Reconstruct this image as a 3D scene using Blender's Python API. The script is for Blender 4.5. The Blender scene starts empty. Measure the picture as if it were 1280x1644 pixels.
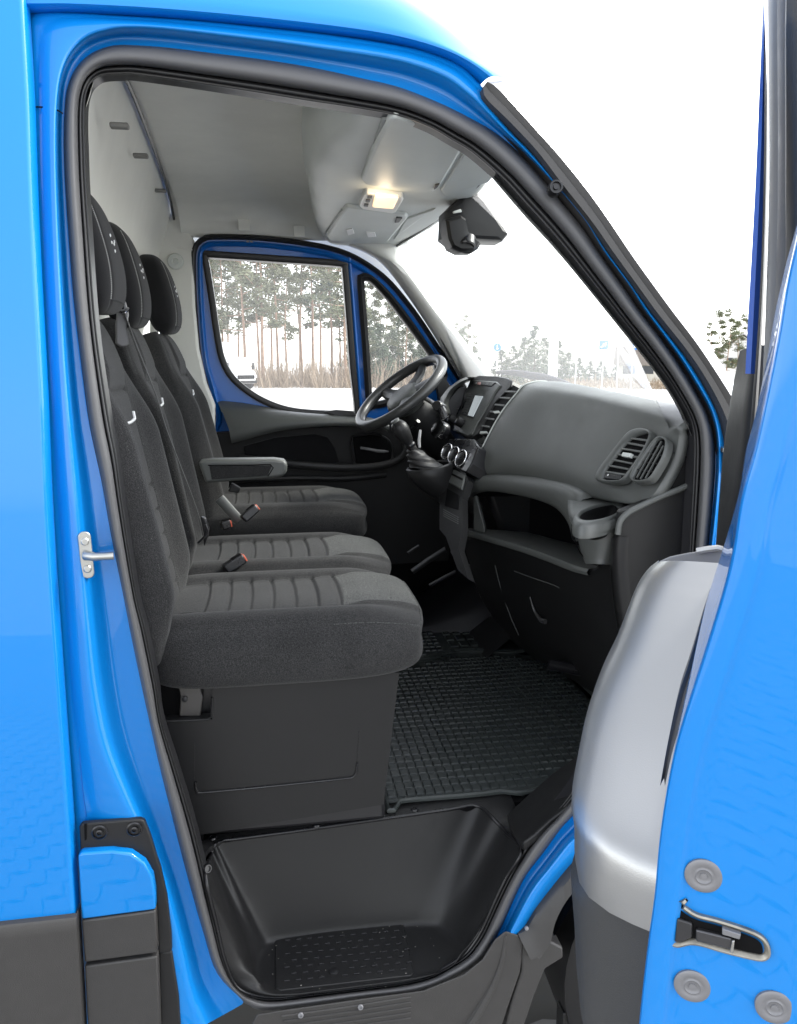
import bpy, bmesh, math, random
from math import radians, sin, cos, pi, sqrt
from mathutils import Vector, Matrix
S = bpy.context.scene
COL = S.collection
random.seed(7)
# ---------------------------------------------------------------- camera
FPX, CPX, CPY = 1250.0, 640.0, 822.0
CAM = Vector((0, -1.3, 1.7)); YAW = radians(9.4); PIT = radians(10.7)
cd = bpy.data.cameras.new('camera'); cam = bpy.data.objects.new('camera', cd); COL.objects.link(cam)
cam.location = CAM; cam.rotation_euler = (radians(90) - PIT, 0, -YAW)
cd.sensor_fit = 'HORIZONTAL'; cd.sensor_width = 36; cd.lens = 36 * FPX / 1280
cd.clip_start = .02; cd.clip_end = 3000
S.camera = cam
# ---------------------------------------------------------------- sky, sun, exposure
SUN_EL, SUN_AZ = radians(44), radians(86)      # azimuth clockwise from +Y
w = bpy.data.worlds.new('World'); S.world = w; w.use_nodes = True
nt = w.node_tree; bg = nt.nodes['Background']
sk = nt.nodes.new('ShaderNodeTexSky'); sk.sky_type = 'NISHITA'; sk.sun_disc = False
sk.sun_elevation = SUN_EL; sk.sun_rotation = SUN_AZ
sk.air_density = 1.0; sk.dust_density = 1.0; sk.ozone_density = 1.0
hs = nt.nodes.new('ShaderNodeHueSaturation'); hs.inputs['Saturation'].default_value = .22   # thin even cloud
nt.links.new(sk.outputs[0], hs.inputs['Color']); nt.links.new(hs.outputs[0], bg.inputs['Color'])
bg.inputs['Strength'].default_value = .15
sd = bpy.data.lights.new('sun', 'SUN'); sun = bpy.data.objects.new('sun', sd); COL.objects.link(sun)
sd.energy = 1.2; sd.angle = radians(14); sd.color = (1, .96, .9)
sdir = Vector((sin(SUN_AZ) * cos(SUN_EL), cos(SUN_AZ) * cos(SUN_EL), sin(SUN_EL)))
sun.rotation_euler = (-sdir).to_track_quat('-Z', 'Y').to_euler(); sun.location = (5, -8, 10)
S.view_settings.view_transform = 'Standard'; S.view_settings.look = 'None'
S.view_settings.exposure = 2.15; S.view_settings.gamma = 1
S.render.engine = 'CYCLES'
S.cycles.use_denoising = True
S.cycles.max_bounces = 10; S.cycles.diffuse_bounces = 5; S.cycles.glossy_bounces = 4
S.cycles.transparent_max_bounces = 16
S.cycles.caustics_reflective = False; S.cycles.caustics_refractive = False
# ---------------------------------------------------------------- geometry helpers
_f = Vector((sin(YAW) * cos(PIT), cos(YAW) * cos(PIT), -sin(PIT)))
_r = Vector((cos(YAW), -sin(YAW), 0)); _u = _r.cross(_f)
def ray(px, py): return _f * FPX + _r * (px - CPX) - _u * (py - CPY)
def PA(px, py, ax, v):
    r = ray(px, py); return CAM + r * ((v - CAM[ax]) / r[ax])
def PX(px, py, v): return PA(px, py, 0, v)
def PY(px, py, v): return PA(px, py, 1, v)
def PZ(px, py, v): return PA(px, py, 2, v)
def PN(px, py, p0, n):
    r = ray(px, py); return CAM + r * ((p0 - CAM).dot(n) / r.dot(n))
def lean(z): return .06 * max(0, z - .7) ** 2            # the side of the body leans in above the waist
def PS(px, py, off=0.):
    y = off + .05
    for _ in range(12):
        p = PY(px, py, y); y = off + lean(p.z)
    return PY(px, py, y)
def V(*a): return Vector(a)
def cr(p0, p1, p2, p3, t):
    return .5 * ((2 * p1) + (p2 - p0) * t + (2 * p0 - 5 * p1 + 4 * p2 - p3) * t * t + (3 * p1 - p0 - 3 * p2 + p3) * t ** 3)
def spl(pts, n, closed=False, arc=True):
    """n points on a Catmull-Rom spline through pts"""
    pts = [Vector(p) for p in pts]; m = len(pts); segs = m if closed else m - 1
    g = lambda i: pts[i % m] if closed else pts[max(0, min(m - 1, i))]
    if not closed:
        e0, e1 = 2 * pts[0] - pts[1], 2 * pts[-1] - pts[-2]
        g = lambda i: e0 if i < 0 else (e1 if i >= m else pts[i])
    def at(s):
        k = min(int(s), segs - 1); return cr(g(k - 1), g(k), g(k + 1), g(k + 2), s - k)
    if not arc:
        return [at(segs * i / (n if closed else n - 1)) for i in range(n)]
    D = 16 * segs; fine = [at(segs * i / D) for i in range(D + 1)]
    L = [0]
    for a, b in zip(fine, fine[1:]): L.append(L[-1] + (b - a).length)
    out = []; j = 0
    for i in range(n):
        t = L[-1] * i / (n if closed else n - 1)
        while j < D - 1 and L[j + 1] < t: j += 1
        d = L[j + 1] - L[j]; out.append(fine[j].lerp(fine[j + 1], (t - L[j]) / d if d > 1e-12 else 0))
    return out
def pxs(lst, n, fn, closed=False, arc=True):
    """spline in photo pixels, then cast each point on to a surface by fn(px, py)"""
    return [fn(p.x, p.y) for p in spl([(a, b, 0) for a, b in lst], n, closed, arc)]
def link(name, me, mat, parent=None, smooth=True, ang=35, bev=0, sub=0, bseg=2):
    me.validate(); 
    mats = mat if isinstance(mat, (list, tuple)) else [mat]
    for m in mats: me.materials.append(m)
    if smooth:
        me.shade_smooth()
        if ang: me.set_sharp_from_angle(angle=radians(ang))
    o = bpy.data.objects.new(name, me); COL.objects.link(o)
    if parent is not None:
        o.parent = parent
        if parent.type == 'EMPTY': o.matrix_parent_inverse = Matrix.Translation(-parent.location)
    if bev:
        b = o.modifiers.new('bevel', 'BEVEL'); b.width = bev; b.segments = bseg; b.limit_method = 'ANGLE'; b.angle_limit = radians(40)
    if sub:
        b = o.modifiers.new('subdivision', 'SUBSURF'); b.levels = sub; b.render_levels = sub
    return o
def mk(name, verts, faces, mat, parent=None, fix=True, idx=None, **k):
    me = bpy.data.meshes.new(name); me.from_pydata([tuple(v) for v in verts], [], faces)
    if idx:
        for q, k_ in zip(me.polygons, idx): q.material_index = k_
    if fix:
        bm = bmesh.new(); bm.from_mesh(me); bmesh.ops.recalc_face_normals(bm, faces=bm.faces[:]); bm.to_mesh(me); bm.free()
    return link(name, me, mat, parent, **k)
class MB:
    """collects shapes for one mesh"""
    def __init__(s): s.v = []; s.f = []; s.i = []
    def add(s, v, f, m=0):
        b = len(s.v); s.v += [Vector(a) for a in v]; s.f += [[b + j for j in q] for q in f]; s.i += [m] * len(f); return s
    def grid(s, rows, cu=False, cv=False, cap=False, m=0):
        n = len(rows[0]); R = len(rows); v = [p for r in rows for p in r]; f = []
        for i in range(R if cv else R - 1):
            for j in range(n if cu else n - 1):
                a, b = i * n + j, i * n + (j + 1) % n; c = (i + 1) % R
                f.append([a, b, c * n + (j + 1) % n, c * n + j])
        if cap: f.append(list(range(n))[::-1]); f.append([(R - 1) * n + j for j in range(n)])
        return s.add(v, f, m)
    def box(s, c, sz, rot=None, m=0):
        v = []
        for dx in (-.5, .5):
            for dy in (-.5, .5):
                for dz in (-.5, .5):
                    q = Vector((dx * sz[0], dy * sz[1], dz * sz[2]))
                    if rot: q = rot @ q
                    v.append(Vector(c) + q)
        return s.add(v, [[0, 1, 3, 2], [4, 6, 7, 5], [0, 4, 5, 1], [2, 3, 7, 6], [0, 2, 6, 4], [1, 5, 7, 3]], m)
    def prism(s, pts, vec, m=0):
        n = len(pts); pts = [Vector(p) for p in pts]; vec = Vector(vec)
        return s.add(pts + [p + vec for p in pts], [list(range(n))] + [[n + j for j in range(n)][::-1]] + [[j, n + j, n + (j + 1) % n, (j + 1) % n] for j in range(n)], m)
    def tube(s, pts, r, seg=10, closed=False, cap=True, m=0, flat=1., upv=None):
        pts = [Vector(p) for p in pts]; n = len(pts); rows = []; nrm = None
        for i, p in enumerate(pts):
            a = pts[(i - 1) % n] if (closed or i) else p; b = pts[(i + 1) % n] if (closed or i < n - 1) else p
            t = (b - a).normalized()
            if nrm is None:
                h = Vector(upv) if upv else (Vector((0, 0, 1)) if abs(t.z) < .9 else Vector((1, 0, 0)))
                nrm = (h - t * h.dot(t)).normalized()
            else: nrm = (nrm - t * nrm.dot(t)).normalized()
            bi = t.cross(nrm); rr = r[i] if isinstance(r, (list, tuple)) else r
            rows.append([p + nrm * (rr * cos(2 * pi * k / seg)) + bi * (rr * flat * sin(2 * pi * k / seg)) for k in range(seg)])
        return s.grid(rows, cu=True, cv=closed, cap=cap and not closed, m=m)
    def lathe(s, p, ax, prof, seg=24, m=0):
        """prof: list of (radius, distance along ax)"""
        p = Vector(p); ax = Vector(ax).normalized(); h = Vector((0, 0, 1)) if abs(ax.z) < .9 else Vector((1, 0, 0))
        a = (h - ax * h.dot(ax)).normalized(); b = ax.cross(a)
        rows = [[p + ax * d + a * (max(r, 1e-5) * cos(2 * pi * k / seg)) + b * (max(r, 1e-5) * sin(2 * pi * k / seg)) for k in range(seg)] for r, d in prof]
        return s.grid(rows, cu=True, cap=True, m=m)
    def ball(s, c, r, seg=12, m=0):
        rr = r if isinstance(r, (list, tuple)) else (r, r, r); rows = []
        for i in range(seg // 2 + 1):
            a = pi * i / (seg // 2) ; q = max(sin(a), 1e-4)
            rows.append([Vector(c) + Vector((rr[0] * q * cos(2 * pi * k / seg), rr[1] * q * sin(2 * pi * k / seg), rr[2] * cos(a))) for k in range(seg)])
        return s.grid(rows, cu=True, m=m)
    def done(s, name, mat, parent=None, **k):
        return mk(name, s.v, s.f, mat, parent, idx=s.i if any(s.i) else None, **k)
def plate_holes(name, outer, holes, vec, mat, parent, fn=None, **k):
    """flat panel with holes: loops of points, given depth by vec"""
    bm = bmesh.new(); vec = Vector(vec)
    for lp in [outer] + holes:
        vs = [bm.verts.new(p) for p in lp]
        for i in range(len(vs)): bm.edges.new((vs[i], vs[(i + 1) % len(vs)]))
    bmesh.ops.triangle_fill(bm, use_beauty=True, edges=bm.edges[:])
    r = bmesh.ops.extrude_face_region(bm, geom=bm.faces[:])
    bmesh.ops.translate(bm, vec=vec, verts=[g for g in r['geom'] if isinstance(g, bmesh.types.BMVert)])
    bmesh.ops.recalc_face_normals(bm, faces=bm.faces[:])
    me = bpy.data.meshes.new(name); bm.to_mesh(me); bm.free()
    return link(name, me, mat, parent, **k)
def rrect(c, a, b, ra, n=6):
    """rounded rectangle round c with half-axis vectors a, b; ra = radius in metres"""
    c, a, b = Vector(c), Vector(a), Vector(b); la, lb = a.length, b.length; ua, ub = a / la, b / lb; out = []
    for sx, sy, t0 in ((1, 1, 0), (-1, 1, 90), (-1, -1, 180), (1, -1, 270)):
        for i in range(n + 1):
            t = radians(t0 + 90 * i / n)
            out.append(c + ua * (sx * (la - ra) + ra * cos(t)) + ub * (sy * (lb - ra) + ra * sin(t)))
    return out
def inset(loop, d):
    """move every point of a closed loop towards the centroid by about d"""
    c = sum(loop, Vector()) / len(loop); n = len(loop); out = []
    for i in range(n):
        t = (loop[(i + 1) % n] - loop[i - 1]).normalized(); v = c - loop[i]; v = v - t * v.dot(t)
        out.append(loop[i] + v.normalized() * d)
    return out
def sm(a, b, x):
    t = max(0, min(1, (x - a) / (b - a))); return t * t * (3 - 2 * t)
def tag(o, label=None, cat=None, group=None, kind=None):
    for k, v in (('label', label), ('category', cat), ('group', group), ('kind', kind)):
        if v: o[k] = v
    return o
def empty(name, loc, label, cat, group=None, rz=0):
    o = bpy.data.objects.new(name, None); COL.objects.link(o); o.location = loc; o.rotation_euler = (0, 0, rz); o.empty_display_size = .2
    return tag(o, label, cat, group)
# ---------------------------------------------------------------- materials
def mat(name, col, rough=.5, metal=0, coat=0, spec=.5, bump=0, bscale=400, var=0, vscale=8, emit=None, es=0, sheen=0, crough=.03, rvar=0, detail=3):
    m = bpy.data.materials.new(name); m.use_nodes = True; t = m.node_tree; b = t.nodes['Principled BSDF']; I = b.inputs
    I['Base Color'].default_value = (*col, 1); I['Roughness'].default_value = rough; I['Metallic'].default_value = metal
    I['Specular IOR Level'].default_value = spec; I['Coat Weight'].default_value = coat; I['Coat Roughness'].default_value = crough
    if sheen: I['Sheen Weight'].default_value = sheen; I['Sheen Roughness'].default_value = .5
    if emit: I['Emission Color'].default_value = (*emit, 1); I['Emission Strength'].default_value = es
    tc = t.nodes.new('ShaderNodeTexCoord')
    if bump:
        n = t.nodes.new('ShaderNodeTexNoise'); n.inputs['Scale'].default_value = bscale; n.inputs['Detail'].default_value = detail
        t.links.new(tc.outputs['Object'], n.inputs['Vector'])
        bp = t.nodes.new('ShaderNodeBump'); bp.inputs['Strength'].default_value = bump; bp.inputs['Distance'].default_value = .001
        t.links.new(n.outputs[0], bp.inputs['Height']); t.links.new(bp.outputs[0], I['Normal'])
    if var or rvar:
        n = t.nodes.new('ShaderNodeTexNoise'); n.inputs['Scale'].default_value = vscale; n.inputs['Detail'].default_value = 6; n.inputs['Roughness'].default_value = .65
        t.links.new(tc.outputs['Object'], n.inputs['Vector'])
        if var:
            r = t.nodes.new('ShaderNodeMapRange'); r.inputs[1].default_value = .3; r.inputs[2].default_value = .7; r.inputs[3].default_value = 1 - var; r.inputs[4].default_value = 1 + var
            mx = t.nodes.new('ShaderNodeVectorMath'); mx.operation = 'SCALE'; mx.inputs[0].default_value = col
            t.links.new(n.outputs[0], r.inputs[0]); t.links.new(r.outputs[0], mx.inputs['Scale']); t.links.new(mx.outputs[0], I['Base Color'])
        if rvar:
            r = t.nodes.new('ShaderNodeMapRange'); r.inputs[1].default_value = .3; r.inputs[2].default_value = .7; r.inputs[3].default_value = max(.02, rough - rvar); r.inputs[4].default_value = rough + rvar
            t.links.new(n.outputs[0], r.inputs[0]); t.links.new(r.outputs[0], I['Roughness'])
    return m
def fabric(name, c1, c2, scale, bump=.5):
    m = mat(name, c1, .9, spec=.2, sheen=.1); t = m.node_tree; b = t.nodes['Principled BSDF']
    tc = t.nodes.new('ShaderNodeTexCoord')
    n = t.nodes.new('ShaderNodeTexNoise'); n.inputs['Scale'].default_value = scale; n.inputs['Detail'].default_value = 2
    v = t.nodes.new('ShaderNodeTexVoronoi'); v.inputs['Scale'].default_value = scale * .8
    big = t.nodes.new('ShaderNodeTexNoise'); big.inputs['Scale'].default_value = 9; big.inputs['Detail'].default_value = 5
    for q in (n, v, big): t.links.new(tc.outputs['Object'], q.inputs['Vector'])
    r = t.nodes.new('ShaderNodeValToRGB'); r.color_ramp.elements[0].position = .38; r.color_ramp.elements[1].position = .66
    r.color_ramp.elements[0].color = (*c1, 1); r.color_ramp.elements[1].color = (*c2, 1)
    t.links.new(n.outputs[0], r.inputs[0])
    mr = t.nodes.new('ShaderNodeMapRange'); mr.inputs[1].default_value = .3; mr.inputs[2].default_value = .7; mr.inputs[3].default_value = .85; mr.inputs[4].default_value = 1.15
    sc = t.nodes.new('ShaderNodeVectorMath'); sc.operation = 'SCALE'
    t.links.new(big.outputs[0], mr.inputs[0]); t.links.new(r.outputs[0], sc.inputs[0]); t.links.new(mr.outputs[0], sc.inputs['Scale'])
    t.links.new(sc.outputs[0], b.inputs['Base Color'])
    bp = t.nodes.new('ShaderNodeBump'); bp.inputs['Strength'].default_value = bump; bp.inputs['Distance'].default_value = .001
    t.links.new(v.outputs['Distance'], bp.inputs['Height']); t.links.new(bp.outputs[0], b.inputs['Normal'])
    return m
def glass(name, tint=(1, 1, 1), veil=0.):
    """a thin pane: clear, mirror-like at glancing angles, with an added veil for glare"""
    m = bpy.data.materials.new(name); m.use_nodes = True; t = m.node_tree; t.nodes.clear()
    o = t.nodes.new('ShaderNodeOutputMaterial'); a = t.nodes.new('ShaderNodeBsdfTransparent'); g = t.nodes.new('ShaderNodeBsdfGlossy')
    a.inputs[0].default_value = (*tint, 1); g.inputs['Roughness'].default_value = .02
    f = t.nodes.new('ShaderNodeFresnel'); f.inputs[0].default_value = 1.45; mx = t.nodes.new('ShaderNodeMixShader')
    t.links.new(f.outputs[0], mx.inputs[0]); t.links.new(a.outputs[0], mx.inputs[1]); t.links.new(g.outputs[0], mx.inputs[2])
    out = mx
    if veil:        # even white veil over the pane, standing for glare and haze
        d = t.nodes.new('ShaderNodeBsdfTranslucent'); d.inputs[0].default_value = (.9, .9, .9, 1); m2 = t.nodes.new('ShaderNodeMixShader')
        m2.inputs[0].default_value = veil; t.links.new(mx.outputs[0], m2.inputs[1]); t.links.new(d.outputs[0], m2.inputs[2]); out = m2
    t.links.new(out.outputs[0], o.inputs[0]); return m
PAINT = mat('blue paint', (.0012, .185, .55), .38, coat=.7, spec=.2, bump=.04, bscale=350, crough=.02)
PAINT_DIM = mat('blue paint with painted shade', (.002, .105, .42), .42, coat=.6, spec=.25, bump=.05, bscale=300, crough=.05)  # body blue darkened in colour to stand for dimmer light across the cab
PLAST = mat('black moulded plastic', (.016, .016, .0165), .36, spec=.3, bump=.35, bscale=900, rvar=.06, vscale=14)
PLAST2 = mat('satin black plastic', (.008, .008, .0095), .3, bump=.12, bscale=700, rvar=.08, vscale=20)
CLAD = mat('grey black cladding', (.034, .0325, .0315), .5, bump=.4, bscale=800, var=.08, vscale=30)
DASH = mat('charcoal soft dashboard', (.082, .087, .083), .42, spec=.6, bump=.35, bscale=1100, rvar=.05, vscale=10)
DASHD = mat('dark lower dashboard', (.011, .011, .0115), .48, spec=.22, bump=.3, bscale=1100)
GREY = mat('light grey plastic', (.56, .585, .56), .5, bump=.15, bscale=900, var=.03)
HEAD = mat('warm grey headliner', (.74, .74, .705), .95, spec=.2, bump=.5, bscale=500, var=.05, vscale=5)
PALE = mat('pale trim board', (.7, .7, .66), .8, spec=.3, bump=.2, bscale=500, var=.04, vscale=6)
SEAL = mat('rubber door seal', (.075, .075, .078), .5, bump=.2, bscale=300, rvar=.08, vscale=30)
SEALB = mat('black rubber lip', (.012, .012, .013), .4, bump=.1, bscale=300)
RUB = mat('black rubber mat', (.042, .049, .048), .33, bump=.3, bscale=500, rvar=.08, vscale=12)
WHL = mat('grained wheel leather', (.03, .031, .031), .34, spec=.6, bump=.2, bscale=700)
FAB = fabric('charcoal seat cloth', (.014, .014, .0146), (.043, .043, .0436), 520, .8)
FABL = fabric('speckled seat cloth', (.016, .0165, .0165), (.098, .101, .099), 430, .8)
FABD = fabric('black headrest cloth', (.006, .006, .007), (.011, .011, .0125), 900, .3)
STITCH = mat('white thread', (.6, .6, .58), .8)
TRIMW = mat('silver grey piping', (.72, .72, .72), .35)
METAL = mat('zinc plated steel', (.42, .42, .40), .36, metal=1, bump=.1, bscale=300, rvar=.1, vscale=40)
CHROME = mat('bright chrome', (.85, .85, .87), .08, metal=1)
ZINC = mat('grey coated screw', (.19, .19, .2), .5, metal=.4, bump=.15, bscale=400)
DARKM = mat('dark painted steel', (.02, .02, .022), .35, bump=.1, bscale=200)
BELT = mat('grey belt webbing', (.03, .03, .03), .7, bump=.5, bscale=900)
RED = mat('red release button', (.55, .1, .05), .4)
SCREEN = mat('screen glass sky glow', (.012, .013, .016), .06, coat=1, emit=(.85, .95, 1), es=.13)  # emission stands for pale sky mirrored in part of the display
WHITE = mat('white print', (.8, .8, .8), .5)
GLASS = glass('clear window glass', (1, 1, 1), .09); WSG = glass('windscreen glass', (.96, .99, .97), .11)
LENS = mat('lit lamp lens', (.9, .85, .75), .3, emit=(1, .62, .28), es=.26)
BLACK = mat('deep black and recess shade', (.003, .003, .0035), .7, spec=.1)  # on slot and mouth plates this black stands for shade inside
van = empty('van', (0.2, 1.0, 0), 'bright blue panel van seen through its open passenger door, dark cloth seats and dashboard inside', 'van')
# ================================================================ body side round the open doorway
S1 = [(394,1610),(350,1563),(327,1494),(300,1397),(276,1303),(249,1194),(218,1050),(198,950),(179,855),(164,770),(146,685),(134,600),(120,480),(112,380),(106,290),(104,230)]
M1 = [(322,1650),(303,1590),(288,1520),(264,1430),(232,1350),(195,1275),(162,1195),(145,1110),(137,1020),(131,940),(125,860),(118,770),(110,680),(103,590),(97,480),(92,380),(89,290),(88,230)]
O1 = [(137,1680),(133,1600),(126,1500),(119,1400),(110,1290),(102,1180),(93,1060),(87,960),(80,860),(73,770),(66,660),(60,560),(55,460),(51,360),(48,280),(47,230)]
I1 = [(400,1597),(379,1585),(362,1545),(347,1483),(325,1382),(311,1325),(285,1238),(260,1158),(252,1100),(234,1010),(219,950),(198,813),(188,736),(178,685),(169,630),(158,554),(150,475),(143,371),(138,290),(136,230)]
S2 = [(104,230),(105,185),(109,145),(121,114),(142,91),(170,78),(200,74.5),(260,78),(330,86.5),(420,98),(500,111),(580,128),(640,142),(700,165),(740,184)]
M2 = [(88,230),(89,180),(95,125),(110,85),(138,56),(180,43),(220,41),(270,44),(350,53),(440,64),(520,75),(600,86),(660,98),(720,121),(764,156)]
O2 = [(47,230),(45,120),(44,60),(44,26),(60,17),(110,18),(180,23),(250,27),(330,33),(430,43),(520,53),(610,66),(680,80),(740,104),(775,138)]
I2 = [(136,230),(135,200),(136,165),(141,142),(150,129),(165,121),(195,119),(220,120),(320,134),(410,148),(490,161),(570,173),(640,186),(690,204),(725,224)]
S3 = [(740,184),(791,213),(836,251),(881,299),(930,357),(962,404),(1000,458),(1026,497),(1060,541),(1092,588),(1123,641),(1137,671),(1145,703),(1147,744),(1143,807),(1136,880)]
M3 = [(764,156),(806,203),(849,246),(890,292),(942,355),(973,405),(1012,457),(1038,497),(1063,531),(1095,574),(1126,624),(1145,661),(1154,700),(1155,750),(1150,815),(1143,880)]
O3 = [(775,138),(813,198),(858,246),(898,299),(945,358),(978,405),(1018,460),(1044,496),(1066,524),(1094,559),(1123,601),(1152,655),(1163,696),(1163,760),(1157,823),(1150,880)]
I3 = [(725,224),(759,245),(808,288),(841,324),(900,390),(988,500),(1060,592),(1095,646),(1111,680),(1115,712),(1113,775),(1107,886)]
S4 = [(1136,880),(1112,990),(1062,1110),(990,1220),(918,1310),(900,1329),(870,1370),(839,1413),(806,1484),(785,1525)]
M4 = [(1143,880),(1125,1000),(1080,1122),(1010,1238),(940,1332),(918,1352),(887,1391),(855,1432),(824,1490),(805,1530)]
O4 = [(1150,880),(1140,1000),(1100,1135),(1035,1255),(965,1352),(940,1378),(905,1412),(873,1456),(845,1500),(828,1535)]
I4 = [(1107,886),(1085,990),(1035,1095),(965,1195),(918,1272),(880,1318),(839,1362),(797,1442),(769,1502),(750,1528)]
S5 = [(785,1525),(773,1540),(741,1563),(675,1592),(581,1603),(500,1615),(424,1622),(394,1610)]
I5 = [(750,1528),(736,1540),(705,1557),(675,1570),(581,1585),(500,1594),(441,1601),(400,1597)]
NS = (90, 110, 90, 60, 50)
def loop(parts, keep_last=True):
    out = []
    for i, (l, n) in enumerate(parts):
        q = spl([(a, b, 0) for a, b in l], n + 1, arc=(n != 110)); out += q if (keep_last and i == len(parts) - 1) else q[:-1]
    return out
LS = loop([(S1, 90), (S2, 110), (S3, 90), (S4, 60)]); LM = loop([(M1, 90), (M2, 110), (M3, 90), (M4, 60)]); LO = loop([(O1, 90), (O2, 110), (O3, 90), (O4, 60)])
# jamb: from the seal out to the edge of the outer skin, pressed steel with a step and soft folds
prof = [(0, .076), (.12, .077), (.38, .076), (.5, .074), (.62, .064), (.8, .042), (.92, .031), (1.02, .0285), (1.2, .0295), (1.45, .034), (1.6, .0405), (1.66, .0415), (1.9, .042), (2., .05)]
rows = []
for t, d in prof:
    row = []
    for i, (s, m, o) in enumerate(zip(LS, LM, LO)):
        p = s.lerp(m, t) if t <= 1 else m.lerp(o, t - 1); row.append(PS(p.x, p.y, d))
    rows.append(row)
rows.append([PS(o.x, o.y, .10) for o in LO])
MB().grid(rows).done('door_jamb', PAINT, van, ang=50, sub=1)
# the flange behind the seal and the thickness of the doorway
FS = loop([(S1, 90), (S2, 110), (S3, 90), (S4, 60), (S5, 50)], False); FI = loop([(I1, 90), (I2, 110), (I3, 90), (I4, 60), (I5, 50)], False)
def seal(t, d): return [PS(s.x + (i.x - s.x) * t, s.y + (i.y - s.y) * t, d) for s, i in zip(FS, FI)]
sp = [(-.06, .075), (0, .066), (.04, .054), (.14, .046), (.32, .042), (.5, .047), (.6, .056), (.66, .07), (.68, .085)]
MB().grid([seal(t, d) for t, d in sp], cu=True).done('door_seal', SEAL, van, ang=0)
sp = [(.62, .085), (.7, .074), (.78, .070), (.86, .073), (.9, .08), (.93, .082), (.97, .078), (1.0, .083), (1.02, .1)]
MB().grid([seal(t, d) for t, d in sp], cu=True).done('seal_lip', SEALB, van, ang=0)
MB().grid([[p + V(0, d, 0) for p in seal(1.02, .1)] for d in (0, .03)], cu=True).done('doorway_flange', DARKM, van)
# bright seam where the two lengths of seal meet, at the sill
a, b = PS(578, 1586, .042), PS(577, 1604, .045)
# ---------------------------------------------------------------- outer skin behind the door
gap = [(28,-160),(34,-60),(38,0),(45,120),(48,180),(52,300),(58,430),(63,520),(70,650),(76,800),(85,950),(93,1060),(103,1200),(113,1340),(121,1470)]
G = pxs(gap, 60, lambda x, y: PS(x, y, 0))
rows = [[V(p.x, p.y + .035, p.z) for p in G], [V(p.x - .0005, p.y + .006, p.z) for p in G], [V(p.x - .003, p.y + .001, p.z) for p in G], [V(p.x - .008, p.y, p.z) for p in G]]
for k in range(1, 14): rows.append([V(p.x - .008 - .2 * k, p.y - .0025 * sin(k * .9 + p.z * 3), p.z) for p in G])
MB().grid(rows).done('side_panel', PAINT, van, ang=60)
cl = pxs([(122,1478),(127,1560),(134,1680)], 12, lambda x, y: PS(x, y, -.012))
rows = [[V(p.x + .001, p.y + .03, p.z) for p in cl], [V(p.x, p.y + .002, p.z) for p in cl], [V(p.x - .003, p.y, p.z) for p in cl], [V(p.x - .6, p.y, p.z) for p in cl], [V(p.x - 2.6, p.y, p.z) for p in cl]]
rows = [[r[0] + V(0, .012, .006), r[0] + V(0, .003, .004)] + r for r in rows]
MB().grid(rows).done('lower_cladding', CLAD, van, ang=40)
# hinge peeping out of the gap
mb = MB(); p = PS(100, 1190, .012); mb.box(p, (.006, .02, .034)); p = PS(98, 1168, .014); mb.box(p, (.006, .02, .012))
mb.done('sliding_door_hinge', METAL, van, bev=.0015)
# joint of the pillar skin below the roof rail
for pts, nm in (([(44,171),(70,172),(90,176),(101,182)], 'skin_joint'),):
    q = pxs(pts, 12, lambda x, y: PS(x, y, .036)); MB().tube(q, .0012, 6).done(nm, BLACK, van)
mb = MB().tube(pxs([(107,900),(112,980),(118,1060),(125,1160),(132,1260),(139,1312)], 20, lambda x, y: PS(x, y, .0405)), .0006, 6)
mb.done('skin_joint', PAINT_DIM, van)
for x, y in ((44,124),(42,45)): MB().lathe(PS(x, y, .036), (0, -1, 0), [(.0035, -.01), (.0035, .003), (.0025, .0045), (0, .005)], 12).done('rivet', PAINT, van)
# ---------------------------------------------------------------- roof side and roof
R0 = pxs([(-300,0),(-60,8),(44,14),(110,13),(250,20),(430,36),(610,58),(700,80),(750,104),(778,128)], 60, lambda x, y: PS(x, y, .03))
R1 = pxs([(-300,-6),(-60,3),(44,8),(110,8),(250,15),(430,31),(610,53),(706,76),(756,99),(788,122)], 60, lambda x, y: PS(x, y, .012))
R2 = pxs([(-300,-90),(-60,-86),(60,-80),(180,-70),(320,-56),(470,-36),(620,-2),(710,48),(770,96),(822,130)], 60, lambda x, y: PS(x, y, .045))
R3 = [V(p.x * 1.0 + .02, p.y + .1, p.z + .075) for p in R2]; R4 = [V(p.x * .98, p.y + .35, p.z + .12) for p in R2]; R5 = [V(p.x * .98, 1.0, p.z + .14) for p in R2]
R6 = [V(p.x, 2 - p.y, p.z) for p in R2]; R6b = [V(p.x * .98, 1.65, p.z + .12) for p in R2]; R7 = [V(p.x, 2 - p.y, p.z) for p in R1]
Rj = [V(p.x, p.y + .05, p.z) for p in R0]
MB().grid([Rj, R0, R1, [a.lerp(b, .25) + V(0, -.004, 0) for a, b in zip(R1, R2)], [a.lerp(b, .6) + V(0, -.004, 0) for a, b in zip(R1, R2)], R2, R3, R4, R5, R6b, R6, R7]).done('roof', PAINT, van, ang=50, sub=1)
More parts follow.
